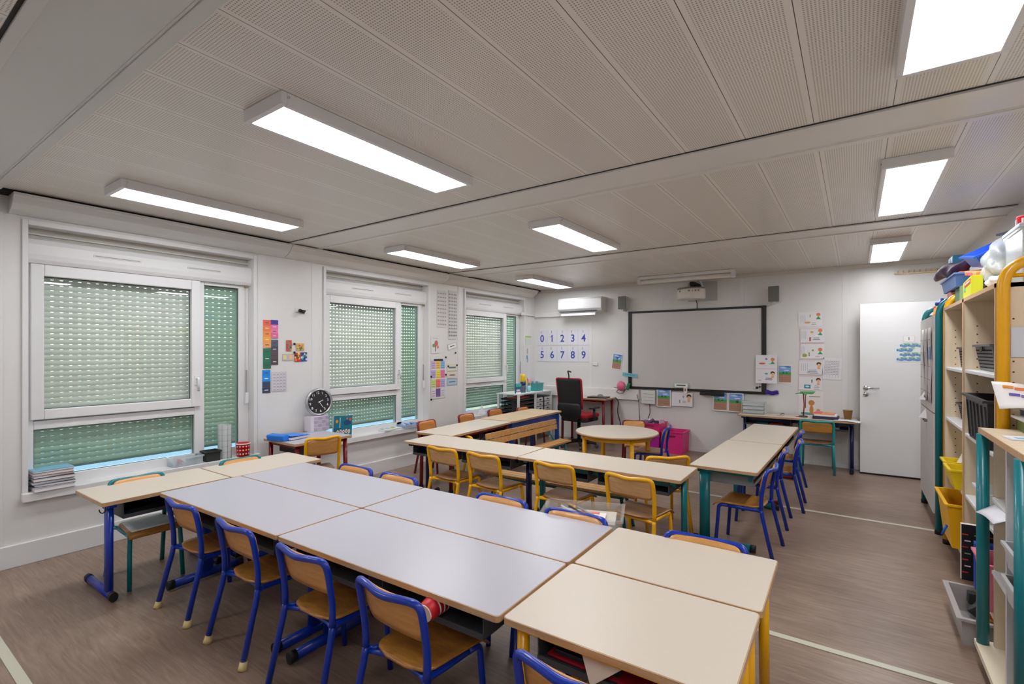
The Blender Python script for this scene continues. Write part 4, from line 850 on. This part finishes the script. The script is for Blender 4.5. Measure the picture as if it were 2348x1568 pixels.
# cup in the tray of the grey table, things in the corner table tray
o = empty('paper_cup', (3.238,1.315,.540), 0, 'red and white cup lying on its side in the tray of the grey table', 'cup', rot=(R(97),0,R(4)))
MB().lathe([(0,.10),(.03,.10),(.033,.097),(.044,0),(.041,0),(.030,.094),(0,.094)],M('#c81a28',.4),28,Matrix.Translation((0,0,-.02))).build('cup_body', o)
MB().lathe([(0,.081),(.027,.081),(.031,.083),(.0315,.079)],M('#dfe6ea',.3),28).build('cup_base', o)
b = MB()
for z_,r_ in ((.0,.0438),(.02,.0416),(.04,.0395)): b.lathe([(r_,z_-.006),(r_-.0006,z_)],M('#f0eeee',.4),28)
b.build('white_bands', o)
tr_ = [('red_folder',(3.87,1.50,.4765),(.40,.28,.008),'#b01830','red folder in the tray of the near right beige table'),('notebook',(3.80,1.50,.489),(.22,.26,.014),'#30343c','dark notebook in the tray of the near right beige table')]
for n_,l_,s_,c_,lb in tr_: tag(MB().cb((0,0,0),s_,M(c_,.4)).build(n_,None,loc=l_,bevel=.002),lb,'folder')
tag(MB().add([(0,0,0),(.13,.0,.0),(.05,-.045,-.055),(0,.0,.002),(.13,.0,.002),(.05,-.045,-.053)],[(0,1,2),(3,5,4),(0,3,4,1),(1,4,5,2),(2,5,3,0)],M('#d8d0c8',.6)).build('paper_corner',None,loc=(3.80,1.345,.53)),'folded paper corner sticking out below the near right beige table','paper')
# clear crate with red label on the floor between the rows
o = empty('clear_crate', (3.10,2.745,0), R(20), 'clear plastic crate with a pink label between the grey tables and the yellow chairs', 'crate')
MB().tray((-.25,-.17,0),(.25,.17,.47),clear_plastic('#d8d8d4',.22,.1),taper=.9,rim=.015).build('crate_body', o)
MB().cb((.04,.0,.44),(.20,.10,.003),M('#f0ece8',.6)).build('paper', o); MB().cb((.04,.03,.444),(.12,.03,.003),M('#f08878',.5)).build('pink_label', o)
MB().cb((0,0,.28),(.40,.24,.30),M('#cfc8be',.6)).build('contents', o)
for k in range(3): MB().tube([(-.15+.05*k,.10,.45),(.0+.05*k,-.10,.46)],.006,M(['#d8d8d8','#303030','#a0a0a0'][k],.4)).build('ruler', o)

# ------------------------------------------------------------------ right side: cabinets and shelves
PAPERED = M('#c9c3c0',.5,var=.06,scale=9)
o = empty('cabinet', (5.0,5.12,0), 0, 'tall teal framed cabinet with grey doors between the shelves and the door', 'cabinet')
MB().box((.01,.03,.14),(.42,.055,1.74),BIRCH).box((.01,.93,.14),(.42,.955,1.74),BIRCH).box((.01,.03,1.72),(.42,.955,1.74),BIRCHEDGE).box((.01,.03,.14),(.42,.955,.16),BIRCH).box((.40,.03,.14),(.42,.955,1.74),BIRCH).build('carcass', o)
for k,(y0,y1) in enumerate(((.035,.49),(.495,.95))):
    for z0,z1 in ((.15,.945),(.955,1.73)):
        dd = MB().box((-.006,y0,z0),(.010,y1,z1),PAPERED).build('door', o)
        MB().lathe([(0,0),(.012,0),(.012,.02),(0,.022)],M('#7a6a60',.5),10,Matrix.Translation((-.006,y0+.05 if k else y1-.05,z0+.10 if z0>.5 else z1-.10)) @ Matrix.Rotation(R(-90),4,'Y')).build('knob', dd)
for y in (-.0,.98):
    fr = MB().tube(fillet([(.025,y,.0),(.025,y,1.86),(.42,y,1.86),(.42,y,.0)],[.14,.14],8),.023,TEAL,14).build('end_frame', o)
    MB().lathe([(0,0),(.027,0),(.027,.03),(.024,.035)],BLACK,14,Matrix.Translation((.025,y,0))).build('foot', fr); MB().box((.04,y-.01,.16),(.41,y+.01,.22),TEAL).box((.04,y-.008,1.765),(.41,y+.008,1.785),TEAL).build('crossbar', fr)
for k,(z_,lab) in enumerate(((.86,'white paper hook on the upper part of the grey cabinet door'),(1.02,'white paper hook higher on the grey cabinet door'))):
    b = MB(); b.add([(0,0,0),(0,.16,0),(-.05,.08,0.0),(0,.08,.09)],[(0,1,2),(0,2,3),(2,1,3),(0,3,1)],WHITE); tag(b.build('door_handle_cover',None,loc=(4.993,5.56,z_)),lab,'hook')
b = MB()
for k in range(3):
    vs = []; 
    def fn(u,v,k=k): return (4.988-.004*math.sin(9*v+k), 5.22+.26*k+.20*u, 1.02+.62*v)
    b.grid(fn, 3, 12, M(['#c8c0c0','#b8b0b4','#d0cccc'][k],.6))
    for q in range(5): b.box((4.984-.004,5.24+.26*k,1.10+.11*q),(4.985-.004,5.40+.26*k,1.104+.11*q),M('#8c7c7c',.6))
b.box((4.979,5.20,1.38),(4.981,5.30,1.48),M('#6c8cb8',.6))
tag(b.build('taped_papers',None,solid=.001),'row of wrinkled grey papers taped to the doors of the tall cabinet','paper')

def tall_shelf(y0, y1, zb, label, frames, zs, toplift=0):
    o = empty('shelving_unit', (5.03,y0,0), 0, label, 'shelf', 'tall pale wooden shelving units'); L = y1-y0; D = .40
    def side(y, nm='side_panel'):
        b = MB(); b.box((0,y,zb),(D,y+.022,1.77),BIRCH); b.box((-.002,y,zb),(.001,y+.022,1.77),BIRCHEDGE)
        for q in range(26):
            z = .35+.05*q
            for xx in (.06,.31): b.cb((xx,y-.0006 if True else y,z),(.007,.0014,.007),M('#4a4038',.8)); b.cb((xx,y+.0226,z),(.007,.0014,.007),M('#4a4038',.8))
        b.build(nm, o)
    side(0); side(L-.022)
    MB().box((0,.0,1.75),(D,L,1.772),BIRCH).box((-.002,0,1.75),(.0,L,1.772),BIRCHEDGE).build('top_board', o)
    MB().box((0,.022,zb),(D,L-.022,zb+.02),BIRCH).build('bottom_board', o); MB().box((D-.006,.022,zb),(D,L-.022,1.75),BIRCH).build('back_panel', o)
    for z in zs: MB().box((.005,.022,z-.022),(D-.006,L-.022,z),WHITE).build('shelf_board', o, bevel=.004)
    for y in frames:
        fr = MB().tube(fillet([(.02,y,0),(.02,y,1.87),(D,y,1.87),(D,y,0)],[.13,.13],8),.024,YELLOW,14).build('end_frame', o)
        MB().lathe([(0,0),(.028,0),(.028,.03),(.025,.035)],BLACK,14,Matrix.Translation((.02,y,0))).build('foot', fr); MB().tube([(.03,y,1.80),(D,y,1.80)],.01,YELLOW,10).build('crossbar', fr)
tall_shelf(4.095,4.875,.16,'tall pale wooden shelving unit with the yellow bins, next to the teal cabinet',[.805],[1.33,.96,.56])
tall_shelf(3.235,4.09,.145,'tall pale wooden shelving unit with the big black basket and yellow end frame',[-.03],[1.335,.948,.57])
def bin_(name, label, a, b_, c, taper=.8, group=None, cat='bin', mat=None, rim=.012, weave=None):
    o = empty(name, ((a[0]+b_[0])/2,(a[1]+b_[1])/2,a[2]), 0, label, cat, group); hx,hy,hz = (b_[0]-a[0])/2,(b_[1]-a[1])/2,b_[2]-a[2]
    b = MB().tray((-hx,-hy,0),(hx,hy,hz),mat or M(c,.4,bump=.15,scale=200),taper=taper,rim=rim)
    if weave:
        w_ = M(weave,.8)
        for j in range(6):
            z = hz*(.13+.13*j); f = taper+(1-taper)*z/(hz-.012)
            for k in range(13):
                y = (-.84+.14*k)*hy*f; b.cb((-(hx-rim)*f-rim*taper*(1-z/hz)-.0005,y,z),(.002,hy*.06,hz*.05),w_)
            for k in range(11): b.cb(((-.8+.16*k)*hx*f,-(hy-rim)*f-rim*taper*(1-z/hz)-.0005,z),(hx*.06,.002,hz*.05),w_)
    b.build('bin_body', o); return o
GBK = 'dark baskets on the tall shelves'
o = bin_('basket','dark woven basket on the upper shelf of the unit beside the teal cabinet',(5.08,4.25,1.332),(5.36,4.74,1.475),'#3a3838',.85,GBK,'basket',weave='#101012')
tag(MB().lathe([(0,0),(.03,.01),(.035,.04),(.02,.06),(0,.065)],M('#e83858',.5),14).build('pink_toy',None,loc=(5.18,4.40,1.43)),'round pink toy showing in the dark basket near the teal cabinet','toy')
o = bin_('basket','dark woven basket on the middle shelf of the unit beside the teal cabinet',(5.08,4.20,.962),(5.36,4.78,1.08),'#2c2c2e',.82,GBK,'basket',weave='#101012')
tag(MB().cb((0,0,.13),(.05,.22,.26),M('#b01020',.4)).cb((-.026,0,.13),(.004,.16,.19),M('#203048',.5)).build('red_box',None,loc=(5.24,4.50,.985)),'tall red box with dark front standing in the lower dark basket','box')
o = bin_('basket','grey handled basket on the upper shelf of the unit with the big black basket',(5.06,3.55,1.337),(5.36,4.02,1.485),'#55565a',.8,GBK,'basket',weave='#101012')
MB().prism(disc(0,0,.03,16,.018),-.002,.002,BLACK,Matrix.Translation((.03,-.233,.115)) @ Matrix.Rotation(R(84),4,'X')).build('handle_hole', o)
MB().prism(disc(0,0,.018,16,.03),-.002,.002,BLACK,Matrix.Translation((-.146,.0,.12)) @ Matrix.Rotation(R(-80),4,'Y')).build('handle_hole', o)
tag(MB().cb((0,0,0),(.10,.14,.03),M('#f4c8c0',.6)).build('pink_papers',None,loc=(5.20,3.72,1.485),rot=(.1,.1,.3)),'pale pink papers on top of the grey handled basket','paper')
o = bin_('basket','large black deep basket overhanging the middle shelf',(5.0,3.34,.95),(5.37,3.97,1.20),'#26262a',.82,GBK,'basket',rim=.02)
b = MB(); [b.cb((-.160,-.24+.096*k,.115),(.006,.012,.20),M('#3a3a3e',.5),(0,R(-3.3),0)) for k in range(6)]; b.build('ribs', o)
GY = 'yellow bins on the lower shelves'
bin_('bin','small yellow bin with white paper in it, above the big yellow bin',(4.98,4.46,.562),(5.33,4.66,.69),'#f0d010',.8,GY)
bin_('bin','small empty yellow bin standing before the one with white paper',(4.97,4.18,.562),(5.33,4.42,.69),'#f0d010',.8,GY)
tag(MB().cb((0,0,0),(.10,.12,.10),M('#f0f0f2',.6),(0,.4,0)).build('white_paper',None,loc=(5.12,4.55,.67)),'white paper sticking out of the small yellow bin','paper')
o = bin_('bin','big yellow bin hanging out of the bottom shelf beside the board game',(4.95,4.16,.182),(5.34,4.66,.47),'#f0b80c',.78,GY,rim=.015)
MB().tube([(-.17,-.12,.12),(-.19,-.10,.05)],.008,M('#2c68d8',.4)).build('blue_clip', o)
tag(MB().tray((-.16,-.14,0),(.16,.14,.15),clear_plastic('#f0f2f2',.7,.3),taper=.85).build('white_bin',None,loc=(5.17,3.55,.572)),'translucent white bin on the lower shelf behind the loose sheet','bin')
e = [('r',-.12+.05*i+.01*(j%2),.10-.035*j,.026,.007,['#c84038','#d8d8e0','#b83830','#80a080'][(i*3+j)%4]) for i in range(6) for j in range(7)]
o = sheet('board_game','black board game box with small red and white marks leaning at the bottom shelf','board game',(5.105,3.70,.325),0,.27,.31,'#151517',e); MB().box((-.136,0,-.156),(.136,.03,.156),M('#e8e0dc',.6)).build('box_side', o)
tag(MB().box((0,0,0),(.26,.05,.25),M('#2850b0',.4)).build('blue_binder',None,loc=(5.01,3.59,.166),bevel=.003),'blue binder standing between the board game and the pink bin','binder')
bin_('bin','pink bin on the bottom shelf behind the teal post of the low shelf',(4.99,3.30,.166),(5.36,3.57,.40),'#f08ca8',.82,None)
o = bin_('toy_tub','translucent grey tub of toys on the floor under the pink bin',(4.89,3.23,.0),(5.26,3.72,.14),'#a8a4a2',.85,None,'tub',mat=clear_plastic('#b8b4b2',.85,.4),rim=.02)
for k in range(10):
    tag(MB().cb((0,0,0),(.06,.05,.03),M(['#1c1c1e','#e8a020','#c02828','#303438','#404448'][k%5],.5),(.3*k,.2*k,.7*k)).build('toy_part',None,loc=(5.0+.02*(k%4),3.34+.036*k,.09+.008*(k%3)),bevel=.004),['black','amber','red','charcoal','dark grey'][k%5]+' toy part in the %s half of the grey floor tub' % ('nearer' if k < 5 else 'farther'),'toy','toy parts in the grey tub')

# low teal shelf in the foreground
o = empty('low_shelf', (4.97,2.43,0), 0, 'low open shelf with teal posts and pale top in the right foreground', 'shelf')
Lw = .70; D = .44
MB().box((-.012,-.02,1.066),(D,Lw+.02,1.09),BIRCH).box((-.014,-.022,1.066),(-.011,Lw+.022,1.09),BIRCHEDGE).box((-.012,-.024,1.066),(D,-.02,1.09),BIRCHEDGE).build('top_board', o)
MB().box((-.03,-.02,.075),(D,Lw+.01,.10),M('#e2d6be',.5)).build('bottom_board', o)
def perf(y0, col, nm, x0=0.03):
    b = MB(); b.box((x0,y0,.10),(D-.01,y0+.02,1.066),M(col,.5))
    for q in range(22):
        if q == 11: continue
        for xx in (.10,.36): b.lathe([(.0045,0),(0,0)],M('#3a342e',.8),8,Matrix.Translation((xx,y0-.0006,.17+.04*q)) @ Matrix.Rotation(R(90),4,'X'))
    return b.build(nm, o)
perf(.655,'#dccdb2','side_panel'); perf(.27,'#d0d0d4','divider',.0); perf(.0,'#dccdb2','side_panel')
MB().box((D-.012,.02,.10),(D-.004,.655,1.066),M('#d4d2d0',.5)).build('back_panel', o)
for z_,y0,y1 in ((.455,.292,.655),(.78,.02,.27),(.785,.292,.655)): MB().box((.02,y0,z_-.018),(D-.012,y1,z_),WHITE).build('shelf_board', o, bevel=.003)
for y in (.678,.02):
    p_ = MB().tube([(-.005,y+.0,.10),(-.005,y,1.066)],.023,TEAL,14).build('post', o)
for k,(y,x) in enumerate(((.62,.03),(.05,.03),(.62,.38),(.05,.38))):
    MB().lathe([(0,-.015),(.03,-.015),(.03,.015),(0,.015)],BLACK,16,Matrix.Translation((x,y,.032)) @ Matrix.Rotation(R(90),4,'X')).box((x-.015,y-.02,.035),(x+.015,y+.02,.075),BLACK).build('caster', o)
GT = 'translucent trays in the low shelf'; tm = clear_plastic('#d4d2d4',.82,.35)
for z_,lab,c in ((.605,'upper translucent tray with purple bottles in the low shelf','#5a1c70'),(.475,'lower translucent tray with dark pens in the low shelf','#2c1c34')):
    t_ = empty('storage_tray', (5.150,2.575,z_), 0, lab, 'tray', GT); MB().tray((-.20,-.115,0),(.20,.115,.10),tm,taper=.9).build('tray_body', t_)
    for k in range(4): MB().tube([(-.12+.05*k,-.04,.04),(-.10+.05*k,.05,.07)],.018,M(c,.4)).build('tray_content', t_)
tag(MB().cb((0,0,0),(.06,.10,.16),BLACK).build('black_box',None,loc=(5.10,2.53,.18),bevel=.006),'small black box on the bottom of the low shelf','box')
b = MB(); b.grid(lambda u,v: (4.935+.22*v, 2.72+.36*u*(1)+.03*v, .80+.02*v-.045*(1-v)**2+.01*math.sin(3*u)-.05*(1-v)*u), 8, 8, M('#e4e4ec',.6)); tag(b.build('loose_sheet',None,solid=.0015,smooth_all=True),'large white sheet of paper hanging over the middle board of the low shelf','paper')
tag(MB().tube([(0,0,0),(.05,.06,.005)],.008,M('#e89a30',.4)).build('orange_pen',None,loc=(5.07,2.80,.838)),'short orange pen lying on the large white sheet','pen')
o = sheet('wall_note','blank pale blue sheet stuck on the near side of the tall shelving unit','paper',(5.16,3.231,1.49),0,.16,.14,'#d4d8e4')
o = empty('brochure_stack', (5.10,2.87,1.09), R(10), 'flat colourful cards lying on the low shelf top', 'cards')
MB().cb((-.04,-.04,.004),(.16,.09,.006),M('#e4e6f0',.5)).cb((-.05,-.06,.0075),(.10,.03,.001),M('#68a8c8',.5)).cb((-.02,-.03,.0075),(.03,.02,.001),M('#d07080',.5)).build('card', o)
o = empty('paper_tray', (5.22,3.06,1.09), 0, 'low green and grey tray of papers at the back of the low shelf top', 'paper tray')
MB().box((-.13,-.12,0),(.13,.12,.05),M('#6c7c48',.5)).box((-.15,-.13,.055),(.13,.12,.065),M('#d8d4d0',.5)).box((-.14,-.12,.10),(.14,.13,.108),M('#8c8c90',.4)).box((-.12,.10,.05),(.13,.12,.12),M('#707078',.4)).build('tray_body', o)
b = MB()
def lf(u, v): return (5.00+.24*u-.01*v, 2.99+.10*v-.02*u, 1.195+.115*v*(1-.4*u)+.01*math.sin(4*u))
b.grid(lf, 8, 8, M('#ece8e6',.5)); bo = b.build('brochure', None, solid=.002, smooth_all=True); tag(bo,'curling white leaflet with orange pictures on the low shelf papers','leaflet')
b = MB()
for k,(u,v,c) in enumerate(((.2,.8,'#e89030'),(.35,.75,'#e87840'),(.6,.7,'#e08838'),(.25,.5,'#6858a8'),(.4,.45,'#8878b8'),(.7,.5,'#e8a860'),(.85,.6,'#b8c030'),(.5,.25,'#e8c0a0'))):
    q = Vector(lf(u,v)); n_ = Vector((0,-.003,.002)); b.cb(q+n_,(.035,.002,.014),M(c,.5),(R(-45),.1,0))
b.build('printed_pictures', bo)

# ------------------------------------------------------------------ things on top of the tall units
ZT = 1.773
o = empty('bottle', (5.14,6.02,1.745), 0, 'white bottle with a blue cap on the tall teal cabinet', 'bottle')
MB().lathe([(0,0),(.045,0),(.047,.01),(.047,.11),(.035,.125),(0,.125)],M('#e8e4dc',.4),20).build('bottle_body', o); MB().lathe([(.038,.122),(.048,.13),(.048,.155),(.02,.165),(.016,.19),(0,.192)],M('#1c3c98',.4),20).build('cap', o)
tag(MB().lathe([(0,0),(.04,0),(.05,.15),(.047,.15),(.037,.004),(0,.004)],clear_plastic('#dfe6ec',.4),20).build('clear_cup',None,loc=(5.30,5.80,1.745)),'clear plastic cup beside the white bottle on the teal cabinet','cup')
b = MB(); b.cb((0,0,.04),(.18,.40,.075),M('#f0a010',.5),(0,.1,0)); b.cb((.05,.16,.10),(.12,.12,.06),M('#f8b020',.5)); b.cb((-.05,.2,.085),(.08,.10,.02),M('#e04838',.5)); tag(b.build('toy_truck',None,loc=(5.15,5.62,1.75),bevel=.012),'orange and yellow toy truck on the tall teal cabinet','toy')
o = empty('fabric_box', (5.19,4.68,ZT), R(2), 'green checked fabric box on top of the shelving unit beside the teal cabinet', 'box')
tag(MB().cb((0,0,.065),(.18,.12,.13),M('#d09080',.6,var=.2,scale=30)).build('pink_box',None,loc=(5.16,5.02,1.766),bevel=.004),'small pinkish box under the far end of the light blue container','box')
MB().cb((0,0,.065),(.20,.33,.13),M('#6c9070',.7,var=.35,scale=34)).build('box_body', o, bevel=.01); MB().cb((-.101,-.06,.065),(.004,.10,.13),M('#9ab07c',.6)).build('pale_patch', o)
tag(MB().tray((-.12,-.34,0),(.12,.34,.095),M('#5c84c8',.5),taper=.85).build('blue_container',None,loc=(5.17,4.94,ZT+.131)),'light blue container on top of the green fabric box','container')
tag(MB().cb((0,0,0),(.12,.30,.03),M('#e07058',.6)).build('red_pieces',None,loc=(5.14,4.82,ZT+.225),bevel=.01),'red pieces showing in the light blue container','toy')
b = MB()
def pb_(u, v):
    a = 2*math.pi*u; t_ = v; r_ = (.018+.05*math.sin(math.pi*min(1,max(0,t_)))**.7)*(1+.14*math.sin(3*a+14*t_)+.08*math.sin(23*t_+a))
    return (5.06+.08*t_+r_*math.cos(a)*.8, 5.62-1.0*t_, 2.065+.02*t_+.02*math.sin(6*t_)+r_*math.sin(a)*.75)
b.grid(pb_, 20, 40, M('#3c1848',.6,bump=1,scale=24)); tag(b.build('purple_bag',None,smooth_all=True),'crumpled dark purple bag lying over the light blue container','bag')
o = empty('teal_box', (5.16,5.245,ZT+.227), 0, 'teal blue box at the back behind the purple bag', 'box')
MB().cb((0,0,.10),(.10,.18,.20),M('#1c7ca8',.4)).build('box_body', o, bevel=.006); MB().cb((-.0515,.05,.10),(.004,.06,.18),M('#a8c8e8',.4)).build('pale_side', o)
for k in range(5): tag(MB().tray((-.10,-.16,0),(.10,.16,.03),M(['#5c605c','#4c504e'][k%2],.4),taper=.95).build('grey_tray',None,loc=(5.21,4.36,ZT+.001+.031*k),rot=(0,0,R(2*k-4))),'grey plastic tray in the stack under the orange game box, '+['lowest','second from the bottom','middle one','second from the top','topmost'][k],'tray','stacked grey trays on the shelving unit')
o = empty('orange_game_box', (5.20,4.37,ZT+.19), 0, 'orange game box lying tilted on the stacked grey trays', 'box', rot=(R(8),R(-5),0))
MB().cb((0,0,0),(.20,.36,.03),M('#e8a060',.5)).build('box_body', o, bevel=.004); MB().cb((-.1015,.02,0),(.002,.18,.02),M('#e86878',.5)).build('side_label', o); MB().cb((.0,-.181,0),(.12,.002,.016),M('#f0c8a0',.5)).build('end_label', o)
tag(MB().tray((-.10,-.17,0),(.10,.17,.09),M('#1c5cd8',.35),taper=.75,rim=.015).build('blue_tray',None,loc=(5.20,4.34,ZT+.25),rot=(R(10),R(-26),0)),'bright blue tray tilted on top of the orange game box','tray')
o = empty('game_box', (5.065,4.04,ZT), R(-93), 'bright yellow game box with a red title standing at the shelf edge', 'game box')
MB().cb((0,0,.055),(.42,.05,.11),M('#dce020',.5)).build('box_body', o, bevel=.002)
b = MB(); b.cb((0.03,-.026,.085),(.30,.002,.028),M('#e04830',.5)); b.cb((.03,-.0275,.085),(.24,.0015,.010),M('#f8e8e0',.5)); b.build('title', o)
MB().cb((-.10,-.026,.055),(.06,.003,.02),M('#50b8d0',.5)).build('blue_spot', o); MB().cb((-.2115,0,.055),(.003,.048,.106),M('#e8c0c8',.5)).build('box_end', o)
b = MB()
def bag(u, v):
    a = 2*math.pi*u; r_ = (.03+.085*math.sin(math.pi*min(1,v*1.02))**.55)*(1+.12*math.sin(5*a+18*v)+.07*math.sin(11*a+9*v)); return (r_*math.cos(a)*.9, r_*math.sin(a)*1.25, .01+.33*v)
b.grid(bag, 44, 20, clear_plastic('#ccd0ce',.5,.25)); o = b.build('plastic_bag', None, loc=(5.21,4.0,ZT), smooth_all=True); tag(o,'crumpled clear plastic bag on top of the shelving unit','bag')
b = MB()
def wr(u, v):
    a = 2*math.pi*u; r_ = (.012+.028*math.sin(math.pi*v)**.6)*(1+.15*math.sin(4*a+11*v)); return (r_*math.cos(a)+.02*v, .40*v, .035+r_*math.sin(a)*.8+.02*v)
b.grid(wr, 16, 24, M('#e6e0d6',.6,bump=.5,scale=40)); tag(b.build('white_packaging',None,loc=(5.09,3.42,ZT),smooth_all=True),'rolled white plastic packaging lying below the clear bag','packaging')
o = empty('clear_storage_box', (5.28,3.60,ZT), 0, 'clear storage box with coloured contents at the right edge of the picture', 'box')
MB().tray((-.13,-.17,0),(.13,.17,.29),clear_plastic('#dce4e8',.3,.15),taper=.92).build('box_body', o); MB().cb((0,.0,.30),(.27,.35,.02),M('#c8d4e0',.4)).build('lid', o, bevel=.006)
for k in range(14): MB().cb((-.08+.04*(k%5),-.12+.05*(k//3),.05+.045*(k%4)),(.05,.05,.05),M(['#d87830','#7858a0','#e8b858','#408860','#c85848','#e0d8d0'][k%6],.5),(.3*k,.5*k,.2*k)).build('contents', o, bevel=.006)
o = empty('flat_tray', (5.22,3.90,ZT+.345), 0, 'dark flat tray lying on top of the clear plastic bag', 'tray', rot=(R(4),0,.2))
MB().tray((-.05,-.08,-.006),(.05,.08,.006),M('#1c2838',.4),taper=.95).build('tray_body', o)
o = empty('red_pot', (5.24,3.68,ZT+.312), 0, 'red patterned pot on top of the clear storage box', 'pot')
MB().lathe([(0,0),(.05,0),(.055,.07),(.057,.075),(0,.075)],M('#c01828',.4),18).build('pot_body', o)
for k in range(8): MB().cb((.055*math.cos(k*.785),.055*math.sin(k*.785),.04),(.006,.01,.04),M('#f0d8d8',.5)).build('white_mark', o)

# wall switch beside the number cards, hook under the near table edge
tag(MB().box((-.04,-.012,-.03),(.04,0,.03),PVC).build('wall_socket',None,loc=(1.02,YB-.004,1.24),bevel=.003),'small white socket plate on the back wall right of the number cards','socket')
tag(MB().tube(fillet([(0,0,.02),(0,0,-.015),(-.012,-.012,-.03),(-.028,-.02,-.022),(-.03,-.022,-.008)],.008),.003,BLACK,8).build('bag_hook',None,loc=(.97,.975,.55)),'small black bag hook under the corner of the near left table','hook')

# ------------------------------------------------------------------ light, world, camera
w = bpy.data.worlds.new('World'); bpy.context.scene.world = w; w.use_nodes = True; nt = w.node_tree
bg = nt.nodes['Background']; sky = nt.nodes.new('ShaderNodeTexSky'); sky.sky_type = 'NISHITA'; sky.sun_disc = False; sky.sun_elevation = R(35); sky.sun_rotation = R(120)
nt.links.new(sky.outputs[0], bg.inputs[0]); bg.inputs[1].default_value = .5
cam = bpy.data.cameras.new('Camera'); co = bpy.data.objects.new('Camera', cam); COL.objects.link(co)
cam.sensor_width = 36; cam.lens = 1127/2348*36; cam.shift_y = 20/2348; cam.clip_start = .05
co.location = (4.48,0,1.45); co.rotation_euler = (R(90),0,R(34.9))
sc = bpy.context.scene; sc.camera = co
sc.view_settings.view_transform = 'Standard'; sc.view_settings.look = 'None'; sc.view_settings.gamma = 1; sc.view_settings.use_curve_mapping = False
sc.view_settings.exposure = .70
sc.cycles.max_bounces = 10; sc.cycles.diffuse_bounces = 6; sc.cycles.transparent_max_bounces = 16; sc.cycles.sample_clamp_indirect = 8
